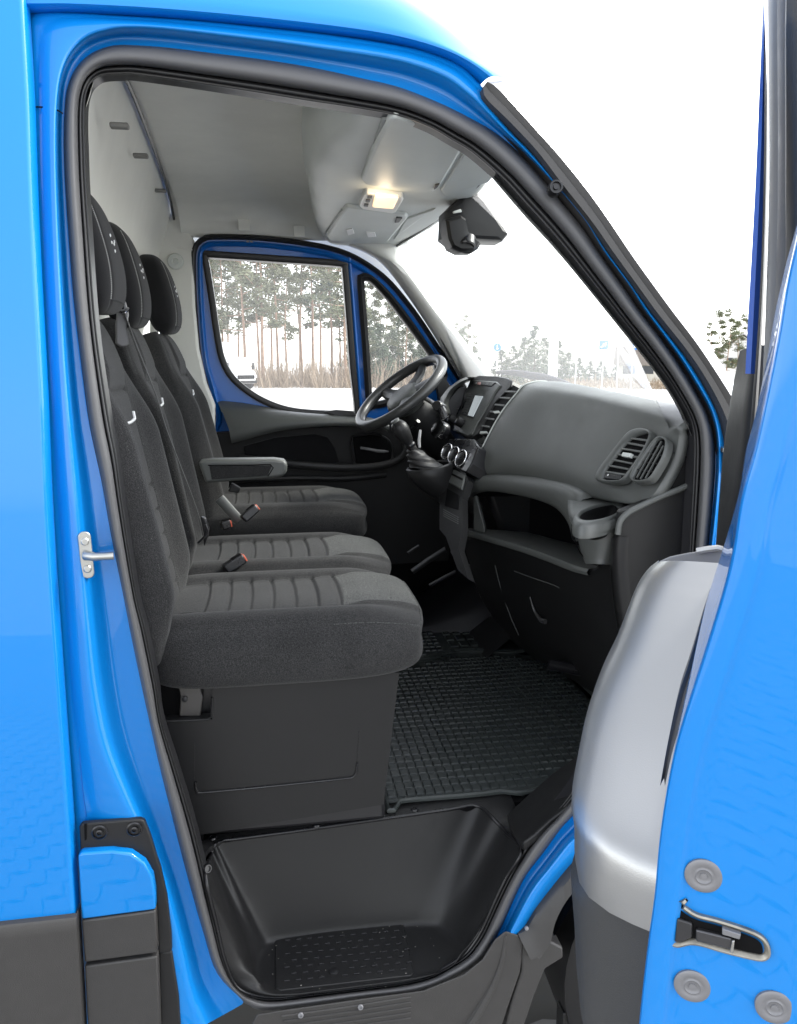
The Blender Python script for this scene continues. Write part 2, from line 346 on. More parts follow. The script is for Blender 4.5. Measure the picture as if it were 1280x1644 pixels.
# ---------------------------------------------------------------- windscreen pillar trim with its screw
tr_i = [(772,146),(776,163),(813,199),(858,247),(898,300),(945,359),(978,406),(1018,461),(1044,497),(1066,525),(1094,560),(1123,602),(1152,656),(1166,700),(1172,740)]
tr_o = [(782,131),(802,144),(860,208),(903,256),(955,322),(1017,413),(1050,459),(1080,500),(1123,557),(1177,640),(1205,690),(1222,730)]
A = pxs(tr_i, 60, lambda x, y: PS(x, y, .03)); B = pxs(tr_o, 60, lambda x, y: PS(x, y, .018))
Am = [a.lerp(b, .08) + V(0, -.012, 0) for a, b in zip(A, B)]; Bm = [a.lerp(b, .5) + V(0, -.008, 0) for a, b in zip(A, B)]; Bn = [a.lerp(b, .57) + V(0, -.003, 0) for a, b in zip(A, B)]; Bp = [a.lerp(b, .95) + V(0, -.004, 0) for a, b in zip(A, B)]
trim = MB().grid([[p + V(0, .05, 0) for p in A], A, Am, Bm, Bn, Bp, B, [p + V(0, .05, 0) for p in B]]).done('pillar_trim', CLAD, van, ang=30)
p = PS(893, 300, .004)
mb = MB().lathe(p, (-.15, -1, .1), [(.013, -.02), (.013, .0), (.0115, .003), (.009, .003), (.0085, -.002), (.005, -.002), (.0045, .002), (0, .002)], 20).done('screw', PLAST2, trim)
# windscreen edge outside the pillar: glass, its sky reflection put into opaque pale grey
ge_o = [(825,130),(862,186),(910,243),(965,313),(1028,401),(1062,448),(1092,488),(1140,556),(1195,640),(1225,690),(1245,730)]
E0 = pxs(tr_o, 60, lambda x, y: PS(x, y, .022)); E1 = pxs(ge_o, 60, lambda x, y: PS(x, y, .05))
MB().grid([E0, [a.lerp(b, .5) + V(0, -.004, 0) for a, b in zip(E0, E1)], E1, [p + V(.05, .2, 0) for p in E1]]).done('windscreen_edge', mat('windscreen edge with painted sky', (.55, .55, .56), .18, coat=.5), van, ang=60)
# hinge block on the front pillar
mb = MB().box(PS(1168, 738, .035), (.012, .04, .05)); mb.box(PS(1166, 722, .03), (.02, .03, .012)); mb.done('door_hinge', DARKM, van, bev=.003)
MB().lathe(PS(1165, 722, .012), (-.3, -1, 0), [(.007, -.01), (.007, .006), (0, .007)], 6).done('hinge_bolt', METAL, van)
# ---------------------------------------------------------------- striker on the rear pillar
stp = PS(150, 890, .036); ax = V(.25, -1, .05).normalized()
zz = V(-.02, 0, 1).normalized(); sx = V(1, .25, 0).normalized()
pl = rrect(stp + V(-.012, 0, 0), zz * .041, V(.55, .1, 0).normalized() * .0105, .0098)
st = MB().prism(pl, ax * .006).done('door_striker', METAL, van, bev=.0015)
for d in (.024, -.024):
    MB().lathe(stp + V(-.012, 0, 0) + zz * d + ax * .006, ax, [(.0068, -.003), (.0068, .0015), (.005, .003), (.0035, .003), (.0035, .0003), (0, .0003)], 14).done('bolt', METAL, st)
arm = MB(); q0 = stp + ax * .008 + V(-.008, 0, 0)
arm.tube([q0 + V(-.004, 0, 0), q0 + V(.012, -.012, .0), q0 + V(.03, -.016, .001), q0 + V(.043, -.014, .001)], [.009, .0075, .0065, .007], 12)
arm.done('striker_bar', METAL, st)
# ---------------------------------------------------------------- bracket, corner panel and cladding at the foot of the pillar
bo = [(127,1328),(131,1323),(225,1316),(232,1319),(242,1345),(252,1378),(258,1395),(268,1440),(275,1500),(276,1528),(255,1532),(252,1470),(249,1415),(232,1382),(200,1366),(165,1362),(129,1368)]
pts = [PS(x, y, .02) for x, y in bo]
br = MB().prism(pts, (0, .012, 0)).done('pillar_bracket', PLAST, van, bev=.0025, ang=30)
for x, y in ((160,1336),(216,1331)):
    p = PS(x, y, .02); a = V(.02, -1, 0)
    MB().lathe(p, a, [(.014, -.002), (.014, .0015), (.0115, .003), (.0105, .0), (.0095, -.0015), (.006, -.0015), (.006, .004), (.0035, .005), (.003, .002), (0, .002)], 24).done('bolt', PLAST2, br)
MB().prism([PS(x, y, .0185) for x, y in ((135,1324),(139,1323.5),(139,1348),(136,1350))], (0, .01, 0)).done('bracket_slot', BLACK, br)
co = [(125,1374),(132,1370),(180,1367),(210,1371),(232,1386),(245,1408),(249,1432),(250,1461),(131,1477)]
MB().prism([PS(x, y, .004) for x, y in co], (0, .04, 0)).done('corner_panel', PAINT, van, bev=.004, bseg=3)
for q in ([(131,1479),(250,1463),(253,1530),(136,1546)], [(136,1552),(253,1536),(257,1660),(142,1680)]):
    MB().prism([PS(x, y, .002) for x, y in q], (0, .04, 0)).done('corner_cladding', CLAD, van, bev=.003)
MB().prism([PS(x, y, .024) for x, y in ((255,1530),(276,1528),(287,1600),(292,1680),(258,1680))], (0, .04, 0)).done('pillar_foot', PLAST, van, bev=.003)
# ---------------------------------------------------------------- sill tread and wheel arch
so = [(404,1644),(412,1628),(450,1622),(520,1612),(590,1602),(680,1590),(745,1564),(775,1540),(795,1508),(812,1494),(832,1500),(842,1512),(836,1560),(815,1620),(790,1700),(380,1700)]
top = [PS(x, y, .028) for x, y in so]
sill = MB().prism(top, (0, .016, -.02)).done('sill_trim', CLAD, van, bev=.004, ang=30)
for k in range(5):
    f = k * 8
    q = [(452 + 3 * k, 1632 + f), (560, 1617 + f), (660, 1601 + f * 1.05)]
    MB().tube(pxs(q, 14, lambda x, y: PS(x, y, .0275)), .0022, 6).done('tread_ridge', CLAD, sill)
for x, y in ((483,1630),(579,1617)):
    MB().lathe(PS(x, y, .026), (0, -1, .35), [(.0055, -.004), (.0055, .002), (.004, .0035), (.003, .0035), (.003, .001), (0, .001)], 14).done('screw', ZINC, sill)
# raised fold running down the sill end
MB().tube(pxs([(812,1500),(806,1540),(792,1580),(770,1620),(745,1660)], 16, lambda x, y: PS(x, y, .03)), [.004 + .0006 * i for i in range(16)], 8).done('sill_fold', CLAD, sill)
ao = [(832,1500),(846,1492),(862,1466),(890,1430),(925,1388),(960,1355)]
ai = [(852,1540),(872,1530),(884,1510),(890,1480),(905,1448),(930,1418),(965,1390)]
A = pxs(ao, 30, lambda x, y: PS(x, y, .03)); B = pxs(ai, 30, lambda x, y: PS(x, y, .02))
MB().grid([[p + V(0, .04, 0) for p in A], A, [a.lerp(b, .15) + V(0, -.008, 0) for a, b in zip(A, B)], [a.lerp(b, .9) + V(0, -.01, 0) for a, b in zip(A, B)], B, [p + V(0, .06, -.01) for p in B]]).done('wheel_arch_trim', CLAD, van, ang=40)
wf = [(838,1506),(866,1536),(884,1512),(904,1522),(905,1538),(876,1556),(858,1600),(838,1660),(800,1700),(822,1610),(838,1560)]
MB().prism([PS(x, y, .03) for x, y in wf], (0, .05, 0)).done('arch_flap', CLAD, van, bev=.004)
MB().lathe(PS(846, 1491, .018), (0, -1, .2), [(.004, -.004), (.004, .001), (0, .002)], 10).done('arch_rivet', ZINC, van)
# inside of the wheel arch: liner and a length of tyre
rows = []
for i in range(15):
    a = radians(10 + 160 * i / 14); rows.append([V(.95 - .43 * cos(a), y, .36 + .43 * sin(a)) for y in (.06, .15, .22)])
MB().grid(rows).done('wheel_arch_liner', BLACK, van)
wh = MB().lathe((.95, .08, .38), (0, 1, 0), [(.2, .0), (.23, -.012), (.33, -.012), (.355, .01), (.36, .1), (.355, .2), (.33, .22), (.2, .2)], 48).done('wheel', SEALB, van, ang=40)
MB().lathe((.95, .095, .38), (0, 1, 0), [(.0, .02), (.06, .01), (.07, .05), (.17, .07), (.195, .0), (.2, .0), (.2, .12)], 36).done('wheel_rim', METAL, wh)
MB().box(PY(922, 1568, .12), (.03, .05, .008)).done('arch_bracket', PLAST, van, bev=.002)
MB().box(PY(905, 1640, .12), (.02, .04, .08)).done('arch_bracket', PLAST, van, bev=.003)
wg = [(.95 + .44 * cos(radians(t)), .38 + .44 * sin(radians(t))) for t in range(140, -1, -10)]
MB().prism([V(x, .02, z) for x, z in wg + [(1.42, .3), (1.86, .45), (1.9, .95), (1.75, 1.2), (1.2, 1.5), (.92, 1.45), (.90, 1.1), (.74, .95), (.66, .8)]], (0, .05, 0)).done('front_wing', PAINT, van, bev=.006)
# shell that closes the far side, the nose and the load space
mb = MB(); mb.box((-2.64, 1.0, 1.45), (4.3, 1.6, 1.75)); mb.done('load_box', PAINT_DIM, van, bev=.03)
mb = MB(); mb.prism([(1.02, .12, .5), (1.02, .12, 1.5), (1.2, .12, 1.56), (1.75, .2, 1.2), (1.9, .25, .9), (1.9, .25, .5)], (0, 1.75, 0)); mb.done('nose', PAINT, van, bev=.04, bseg=3)
mb = MB(); mb.box((.1, 1.0, .4), (2.0, 1.5, .1)); mb.done('chassis', BLACK, van)
# ================================================================ cab shell: headliner, bulkhead, floor, windscreen
FL = .70
def interp(tab, y):
    for (a, b), (c, d) in zip(tab, tab[1:]):
        if y <= c: return b + (d - b) * sm(0, 1, (y - a) / (c - a))
    return tab[-1][1]
XF = [(.2, .38), (.35, .48), (.55, .55), (.9, .59), (1.3, .58), (1.86, .545)]
def hz(y):
    t = abs((y - 1.045) / .86); return 2.150 + .15 * (1 - min(1, t) ** 4) ** .55
xs_ = [-.33 + .95 * i / 30 for i in range(31)]; ys_ = [.225 + 1.64 * (.5 - .5 * cos(pi * j / 40)) for j in range(41)]
def seamx(y): return -.262 - .065 * (y - .2) / 1.6
MB().grid([[V(seamx(y) + (interp(XF, y) + .01 - seamx(y)) * i / 30, y, hz(y) - .06 * sm(.72, 1, i / 30)) for y in ys_] for i in range(31)]).done('headliner', HEAD, van, fix=False)
# shelf-like cove over the driver's door with two square clips
mb = MB(); cov = []
for k, (dy, dz) in enumerate(((-.46, .035), (-.30, -.002), (-.2, -.01), (-.12, -.035), (-.07, -.075), (-.05, -.102), (-.02, -.115))):
    cov.append([V(x, 1.86 + dy, hz(1.56) - .005 + dz) for x in [-.30 + .6 * i / 12 for i in range(13)]])
mb.grid(cov).done('door_cove', HEAD, van)
for px in (391, 480):
    MB().prism([PY(px + a, (361 if px == 391 else 371) + b, 1.765) for a, b in ((-9, -10), (9, -9), (10, 9), (-8, 9))], (0, .012, 0)).done('cove_clip', PALE, van, bev=.002)
# bulkhead behind the seats: sloping upper board, upright below
rows = []
for k in range(9):
    t = k / 8; rows.append([V(seamx(y) - .004 - .16 * sin(t * pi / 2), y, (hz(y) + .012) * (1 - t) + 1.55 * t) for y in ys_])
rows.append([V(-.46, y, .5) for y in ys_]); bh = MB().grid(rows).done('bulkhead', PALE, van)
sq = [V(seamx(y) + .004, y, hz(y) - .006) for y in [.24 + 1.58 * i / 40 for i in range(41)]]
MB().tube(sq, .0045, 6).done('bulkhead_seam', DARKM, bh)
for px, py, yy in ((192,202,.42), (226,250,.85), (258,306,1.42)):
    q = PY(px, py, yy); MB().box(q, (.036, .02, .010)).done('bulkhead_clip', mat('dull grey clip', (.2, .2, .19), .6), bh, bev=.003)
# pillar board on the far side between bulkhead and driver's door
pb = [(258,322),(276,318),(300,360),(314,392),(311,425),(313,490),(319,560),(331,615),(345,650),(345,700),(240,700),(240,480)]
plb = MB().prism([PY(x, y, 1.815) for x, y in pb], (0, .05, 0)).done('pillar_board', PALE, van, bev=.01)
MB().lathe(PY(282, 420, 1.813), (0, -1, 0), [(.03, 0), (.03, .006), (.026, .012), (.012, .013), (.01, .008), (0, .008)], 24).done('belt_anchor', GREY, plb)
MB().prism([PY(x, y, 1.812) for x, y in ((283,396),(310,400),(310,402),(283,398))], (0, .004, 0)).done('board_joint', PALE, plb)
# floor, tunnel and firewall
mb = MB(); mb.box((.35, 1.0575, FL - .03), (1.7, 1.54, .06)); mb.done('cab_floor', BLACK, van)
mb = MB(); mb.box((.3, 1.9, .95), (1.9, .05, .9)); mb.done('far_side_wall', BLACK, van)
mb = MB(); mb.grid([[V(1.02, y, .6) for y in (.13, 1.9)], [V(1.0, y, 1.2) for y in (.13, 1.9)], [V(1.02, y, 1.58) for y in (.13, 1.9)]]); mb.done('firewall', BLACK, van)
mb = MB(); mb.grid([[V(x, y, FL) for y in (1.15, 1.25, 1.5, 1.88)] for x in (.55, .7)] + [[V(x, y, z) for y in (1.15, 1.25, 1.5, 1.88)] for x, z in ((.85, .82), (1.0, 1.0))]); mb.done('toe_board', DARKM, van)
# hump and shiny brackets under the middle of the dashboard
mb = MB(); hp = []
for x, z, wd in ((.42, .715, .1), (.5, .74, .11), (.62, .80, .13), (.78, .9, .15), (.95, 1.0, .15)):
    hp.append([V(x, 1.62 + wd * cos(pi * k / 10) * 1.5, FL + (z - FL) * sin(pi * k / 10) ** .7) for k in range(11)])
mb.grid(hp).done('floor_hump', mat('glossy dark floor cover', (.006, .006, .008), .4, spec=.2, bump=.1, bscale=60), van)
for pts, r in (([(662,918),(690,898),(716,882)], .012), ([(690,940),(712,928),(732,918)], .008), ([(655,888),(665,881),(673,876)], .006)):
    MB().tube([PY(x, y, 1.5) for x, y in pts], r, 8, flat=.35).done('pedal_bracket', mat('grey pedal steel', (.02, .02, .022), .35), van)
# windscreen
def ws(i, j):
    a, b = i / 16, j / 24; y = .2 + 1.6 * b; bul = 1 - (2 * b - 1) ** 2; z = 2.15 - .615 * a + .015 * bul
    return V(.505 + .33 * a + (.06 + .14 * min(1, a * 3)) * bul, y, z)
MB().grid([[ws(i, j) for j in range(25)] for i in range(17)]).done('windscreen', WSG, van, fix=False, ang=0)
wsl = [ws(i, 24) + V(-.006, -.004, 0) for i in range(17)]
MB().tube([ws(0, j) + V(-.006, 0, -.004) for j in range(2, 25)] + wsl, .005, 6).done('windscreen_gasket', SEALB, van)
# pale trim up the far windscreen pillar
pa = [(545,386),(588,402),(620,424),(655,468),(684,510),(708,548),(729,584),(746,612)]
pc = [(634,388),(637,405),(645,424),(667,455),(700,501),(733,541),(760,577),(790,612)]
A = pxs(pa, 40, lambda x, y: PY(x, y, 1.80)); B = pxs(pc, 40, lambda x, y: PY(x, y, 1.765))
MB().grid([[p + V(0, .06, 0) for p in A], A, [a.lerp(b, .2) + V(0, -.014, 0) for a, b in zip(A, B)], [a.lerp(b, .6) + V(0, -.02, 0) for a, b in zip(A, B)], [a.lerp(b, .95) + V(0, -.008, 0) for a, b in zip(A, B)], B, [p + V(.03, .03, 0) for p in B]]).done('windscreen_pillar', PALE, van, ang=60)
MB().prism([PY(x, y, 1.93) for x, y in ((330,372),(420,376),(500,382),(560,392),(600,408),(650,446),(700,510),(750,596),(764,625),(748,640),(728,610),(690,556),(640,486),(600,440),(585,432),(550,410),(500,398),(420,390),(330,386),(308,420),(300,410),(306,384))], (0, .02, 0)).done('door_opening_trim', PALE, van)
# near windscreen pillar lining, seen as the pale line inside the seal
A = pxs([(788,283),(841,345),(900,410),(985,514),(1055,602),(1090,655),(1110,700)], 40, lambda x, y: PS(x, y, .1)); B = [p + V(.03, .05, .01) for p in A]
MB().grid([A, B]).done('pillar_lining', PALE, van)
# ---------------------------------------------------------------- overhead console with lids, lamp and sun visors
oc = [(.13,.215),(.3,.19),(.5,.15),(.686,.13),(.85,.14),(1.1,.165),(1.4,.19),(1.65,.215),(1.86,.25)]
yq = [.235 + 1.62 * i / 60 for i in range(61)]
OZ = 2.155
rows = []
for y in yq:
    xr = interp(oc, y); e = .02 * sm(.3, .0, abs(y - 1.0))
    xf = interp(XF, y); zt = max(OZ + .04, min(hz(y) - .02, OZ + .13))
    rows.append([V(xr - .03, y, zt + .02), V(xr - .035, y, zt - .03), V(xr - .03, y, OZ + .05), V(xr - .012, y, OZ + .012), V(xr + .02, y, OZ), V(xr + .12, y, OZ - .002), V(xf - .1, y, OZ - .004), V(xf - .02, y, OZ - .002), V(xf, y, OZ + .01), V(xf + .01, y, OZ + .03)])
con = MB().grid(rows).done('overhead_console', GREY, van, ang=50, sub=1)
def under(pts, z, th, name, m, par, bev=.004, n=4):
    q = [PZ(x, y, z) for x, y in pts]; return MB().prism(q, (0, 0, th)).done(name, m, par, bev=bev, ang=30, bseg=3)
under([(624,193),(634,188),(700,205),(741,228),(746,236),(706,302),(696,309),(640,307),(586,297),(580,290),(590,262),(606,225)], OZ - .013, .03, 'console_lid', GREY, con, bev=.008)
under([(556,333),(600,338),(652,345),(656,350),(624,388),(612,391),(560,390),(528,386),(524,381),(538,358)], OZ - .012, .03, 'console_lid', GREY, con, bev=.008)
# grip slots by the lids: raised strips, recess shade put into a darker grey
under([(613,193),(622,192),(590,285),(582,287)], OZ - .006, .01, 'grip_slot', mat('grey plastic with painted shade', (.28, .295, .285), .5), con, bev=.003)
under([(548,338),(555,337),(527,380),(521,379)], OZ - .006, .01, 'grip_slot', bpy.data.materials['grey plastic with painted shade'], con, bev=.003)
# the two printed tabs on the far lid
for q in ([(556,369),(566,367),(569,375),(559,378)], [(588,373),(602,374),(604,380),(591,381)]):
    under(q, OZ - .0145, .004, 'visor_tab', WHITE, con, bev=.001)
# sun visor panels ahead of the lids with clips
for q in ([(752,236),(812,262),(785,293),(716,316),(708,306)], [(652,352),(700,336),(672,354),(645,374),(632,386)]):
    under(q, OZ - .008, .02, 'sun_visor', GREY, con, bev=.004)
for q in ([(724,228),(733,229),(741,240),(735,241)], [(699,298),(706,296),(702,302),(697,305)], [(782,275),(788,272),(786,278),(782,280)], [(637,350),(646,351),(641,357),(634,358)]):
    under(q, OZ - .0165, .006, 'visor_clip', mat('dark clip', (.05, .05, .05), .5) if 'dark clip' not in bpy.data.materials else bpy.data.materials['dark clip'], con, bev=.001)
lamp = under([(589,311),(646,317),(648,321),(636,341),(630,343),(582,336),(577,331),(584,314)], OZ - .016, .03, 'courtesy_lamp', mat('white lamp surround', (.75, .74, .7), .4), con, bev=.004)
under([(602,315),(640,319),(632,336),(598,333)], OZ - .0205, .012, 'lamp_lens', LENS, lamp, bev=.004)
for i, (x, y) in enumerate(((588,330),(591,323),(594,317))):
    under([(x - 3, y - 2), (x + 4, y - 1.5), (x + 3, y + 2), (x - 4, y + 1.5)], OZ - .019, .008, 'lamp_switch', bpy.data.materials['dark clip'], lamp, bev=.001)
pl_ = bpy.data.lights.new('lamp_glow', 'POINT'); plo = bpy.data.objects.new('lamp_glow', pl_); COL.objects.link(plo)
plo.location = PZ(618, 327, OZ - .045); pl_.energy = .05; pl_.color = (1, .78, .5); pl_.shadow_soft_size = .02
# ---------------------------------------------------------------- camera housing at the top of the windscreen
hb = [(716,338),(742,312),(766,306),(778,318),(800,350),(817,376),(808,387),(752,384),(724,388),(714,380)]
c0 = [PY(x, y, .93) for x, y in hb]; mid = sum(c0, Vector()) / len(c0)
rows = [[mid + (p - mid) * s + V(0, d, 0) for p in c0] for s, d in ((.2, -.012), (.8, -.01), (.95, -.004), (1, .008), (1, .09), (.95, .1), (.2, .104))]
hous = MB().grid(rows, cu=True, cap=True).done('mirror_camera_housing', PLAST, van, ang=25)
lo = [(713,352),(718,384),(724,398),(738,405),(760,405),(768,400),(772,392),(760,384),(750,370),(746,350),(738,345)]
c1 = [PY(x, y, .905) for x, y in lo]; mid = sum(c1, Vector()) / len(c1)
rows = [[mid + (p - mid) * s + V(0, d, 0) for p in c1] for s, d in ((.2, -.02), (.8, -.018), (.96, -.008), (1, .01), (1, .06))]
MB().grid(rows, cu=True, cap=True).done('housing_nose', PLAST, hous, ang=30)
MB().lathe(PY(749, 398, .895), (-.2, -.55, -.9), [(.026, -.03), (.026, -.004), (.023, .0), (.019, -.001), (.017, -.007), (0, -.007)], 24).done('housing_lens', PLAST2, hous)
MB().prism([PY(x, y, .882) for x, y in ((728,339),(740,335),(742,340),(729,342))], (0, .01, 0)).done('housing_button', GREY, hous, bev=.001)
# ---------------------------------------------------------------- step well
ro = .075
rim = [PZ(362,1349,FL), PZ(480,1333,FL), PZ(600,1316,FL), PZ(720,1299,FL), PZ(765,1293,FL), PZ(790,1312,FL-.005), PZ(812,1335,FL-.015), PS(837,1365,ro), PS(815,1405,ro), PS(797,1442,ro), PS(769,1502,ro), PS(736,1540,ro), PS(675,1570,ro), PS(581,1585,ro), PS(500,1594,ro), PS(441,1601,ro), PS(385,1588,ro), PS(362,1545,ro), PS(347,1483,ro), PS(330,1405,ro), PZ(338,1375,FL-.015), PZ(345,1356,FL)]
BZ = .472
flo = [(-.035,.21),(.06,.218),(.16,.218),(.27,.214),(.315,.208),(.345,.195),(.365,.16),(.375,.13),(.38,.11),(.378,.095),(.35,.07),(.31,.058),(.24,.052),(.15,.052),(.07,.052),(.02,.052),(-.03,.06),(-.055,.085),(-.065,.10),(-.068,.125),(-.065,.15),(-.055,.18)]
flo = [V(a, b, BZ) for a, b in flo]
N = 110
Rm = spl(rim, N, True, arc=False); Fo = spl(flo, N, True, arc=False); fc = V(.15, .13, BZ)
def wall(t): return [r.lerp(f, t) for r, f in zip(Rm, Fo)]
back = [r + V(0, .0, 0) for r in Rm]
w1 = [V(r.x + (f.x - r.x) * .88, r.y + (f.y - r.y) * .88, r.z + (f.z + .03 - r.z) * .92) if r.z - f.z > .05 else r.lerp(f, .5) for r, f in zip(Rm, Fo)]
w0 = [r.lerp(a, .04) for r, a in zip(Rm, w1)]
wm = [a.lerp(b, .5) for a, b in zip(w0, w1)]
w2 = [V(f.x, f.y, f.z + .020 * min(1, max(0, (r.z - f.z) / .1))).lerp(a, .12) for r, f, a in zip(Rm, Fo, w1)]
w3 = [V(f.x, f.y, f.z + .0035).lerp(fc + V(0, 0, .0035), .03) for f in Fo]
w4 = [f.lerp(fc, .075) for f in Fo]; w5 = [f.lerp(fc, .3) for f in Fo]; w6 = [f.lerp(fc, .6) for f in Fo]; w7 = [f.lerp(fc, .97) for f in Fo]
MB().tube([Rm[k] + V(0, 0, -.001) for k in range(N)], .0042, 8, closed=True).done('well_rim', PLAST2, van, ang=0)
well = MB().grid([Rm, w0, wm, w1, w2, w3, w4, w5, w6, w7], cu=True, cap=False).done('step_well', PLAST, van, ang=0, sub=1, fix=False)
# tread patch with its raised dashes
tp = [(447,1497),(640,1480),(648,1483),(664,1560),(660,1566),(450,1590),(443,1586),(442,1502)]
tpz = BZ + .0035
tr_ = MB().prism([PZ(x, y, tpz) for x, y in tp], (0, 0, -.008)).done('tread_patch', PLAST, well, bev=.0015)
mb = MB()
for i in range(11):
    for j in range(7):
        u_, v_ = (i + .6 * (j % 2) + .4) / 11.2, (j + .6) / 7.2
        a = V(455 + 195 * u_ + (u_ * 16 - 2) * v_, 1504 + 78 * v_ - 17 * u_ - 4 * v_ * u_, 0)
        if (a.x - 536) ** 2 + (a.y - 1561) ** 2 < 150: continue
        mb.box(PZ(a.x, a.y, tpz + .001), (.011, .0028, .004))
mb.done('tread_dashes', PLAST2, tr_, bev=.0008)
MB().lathe(PZ(536, 1560, tpz), (0, 0, 1), [(.0095, -.003), (.0095, .002), (.007, .003), (0, .003)], 16).done('tread_plug', SEALB, tr_)
# grit and crumbs on the step
mb = MB(); rg = random.Random(9)
for k in range(46):
    px_, py_ = rg.uniform(430, 740), rg.uniform(1478, 1588); r_ = rg.uniform(.0004, .0012)
    mb.ball(PZ(px_, py_, BZ + .004 + r_ * .3), (r_ * rg.uniform(.8, 2), r_, r_ * .7), 6)
gt = mb.done('grit', mat('pale grit', (.22, .21, .19), .9), well); gt['kind'] = 'stuff'
# flange on top of the step well, with screws
fo = [PZ(318,1343,FL), PZ(322,1336,FL), PZ(450,1320,FL), PZ(618,1293,FL), PZ(800,1262,FL), PZ(812,1264,FL), PZ(826,1290,FL), PZ(838,1322,FL-.004), PS(846,1352,.075)]
fi = [PS(330,1405,ro), PZ(345,1356,FL), PZ(480,1333,FL), PZ(600,1316,FL), PZ(720,1299,FL), PZ(765,1293,FL), PZ(790,1312,FL-.005), PZ(812,1335,FL-.015), PS(837,1365,ro)]
A = spl(fo, 60, arc=False); B = spl(fi, 60, arc=False)
fl = MB().grid([[p + V(0, 0, -.02) for p in A], A, [a.lerp(b, .1) + V(0, 0, .003) for a, b in zip(A, B)], [a.lerp(b, .9) + V(0, 0, .003) for a, b in zip(A, B)], [b + V(0, 0, .001) for b in B], [b + V(0, 0, -.01) for b in B]]).done('step_flange', PLAST, van, ang=40)
for x, y in ((341,1346),(508,1325),(666,1300),(817,1269)):
    MB().lathe(PZ(x, y, FL + .003), (0, 0, 1), [(.0095, -.003), (.0095, .0005), (.0075, .0035), (.0055, .0035), (.005, .0008), (.0028, .0008), (.0026, .003), (0, .003)], 18).done('screw', PLAST2, fl)
MB().lathe(PS(333, 1395, .085), (.5, -.6, .3), [(.0095, -.003), (.0095, .0005), (.0075, .0035), (.0055, .0035), (.005, .0008), (0, .0008)], 18).done('screw', PLAST2, fl)
# cover over the wheel arch beside the step
ac = [(814,1308),(822,1300),(850,1274),(885,1243),(925,1214),(980,1160),(1010,1190),(950,1262),(918,1290),(885,1315),(858,1340),(840,1353),(834,1350),(818,1324)]
q = [PS(x, y, .105) if i > 5 and i < 13 else PZ(x, y, FL + .012) for i, (x, y) in enumerate(ac)]
q = []
for x, y in ac:
    q.append(PN(x, y, PS(850, 1335, .085), (PS(850, 1335, .085) - PZ(820, 1302, FL + .01)).cross(PS(850, 1335, .085) - PS(930, 1270, .085)).normalized()))
MB().prism(q, (.004, .0, -.02)).done('arch_cover', PLAST, van, bev=.004, ang=30)
# ---------------------------------------------------------------- loose rubber floor mat: raised tiles on a thin sheet
def mat_sheet(name, outline, z, cells, label, group=None):
    root = MB().prism([V(p[0], p[1], z) for p in outline], (0, 0, .006)).done(name, RUB, None, bev=.002)
    tag(root, label, 'floor mat', group)
    n = len(outline); rimp = [V(p[0], p[1], z + .008) for p in outline]
    MB().tube(spl(rimp, n * 6, True), .006, 6, closed=True).done('raised_rim', RUB, root)
    return root
m1 = [(.238,.325),(.28,.322),(.45,.318),(.53,.322),(.56,.305),(.64,.335),(.74,.40),(.93,.42),(.93,1.13),(.80,1.19),(.62,1.225),(.5,1.17),(.238,1.12)]
mat1 = mat_sheet('rubber_mat', m1, FL + .002, None, 'black rubber floor mat with small square tiles in the passenger footwell')
def inside(x, y, poly, d=.0):
    c = False; n = len(poly)
    for i in range(n):
        (x0, y0), (x1, y1) = poly[i], poly[(i + 1) % n]
        if (y0 > y) != (y1 > y) and x < x0 + (y - y0) * (x1 - x0) / (y1 - y0): c = not c
    return c
def tiles(root, poly, x0, x1, y0, y1, dx, dy, z, name_, skip=None, gap=.1, wav=.0012):
    mb = MB(); rnd = random.Random(3)
    nx, ny = int((x1 - x0) / dx), int((y1 - y0) / dy)
    for i in range(nx):
        for j in range(ny):
            x, y = x0 + dx * (i + .5), y0 + dy * (j + .5)
            if not all(inside(x + a, y + b, poly) for a in (-dx * .8, dx * .8) for b in (-dy * .8, dy * .8)): continue
            if skip and skip(x, y): continue
            h = .0045 + wav * (sin(x * 14 + y * 9) * sin(y * 12 - x * 5)); a, b = dx * (1 - gap) / 2, dy * (1 - gap) / 2; k = .78
            v = [V(x + s * a, y + t * b, z - .004) for s, t in ((-1, -1), (1, -1), (1, 1), (-1, 1))] + [V(x + s * a * k, y + t * b * k, z + h + rnd.uniform(-.0005, .0005)) for s, t in ((-1, -1), (1, -1), (1, 1), (-1, 1))]
            mb.add(v, [[4, 5, 6, 7], [0, 1, 5, 4], [1, 2, 6, 5], [2, 3, 7, 6], [3, 0, 4, 7]])
    o = mb.done(name_, RUB, root, ang=20); o['kind'] = 'stuff'; return o
tiles(mat1, m1, .245, .93, .335, 1.24, .0225, .0315, FL + .008, 'raised_squares')
m2 = [(.238,1.135),(.5,1.185),(.62,1.24),(.80,1.205),(.86,1.2),(.84,1.45),(.80,1.66),(.5,1.7),(.238,1.7)]
mat2 = mat_sheet('rubber_mat', m2, FL + .004, None, 'black rubber floor mat with larger tiles under the steering wheel')
tiles(mat2, m2, .245, .60, 1.14, 1.70, .0225, .034, FL + .010, 'raised_squares')
tiles(mat2, m2, .61, .90, 1.14, 1.70, .038, .062, FL + .010, 'raised_squares', gap=.2)
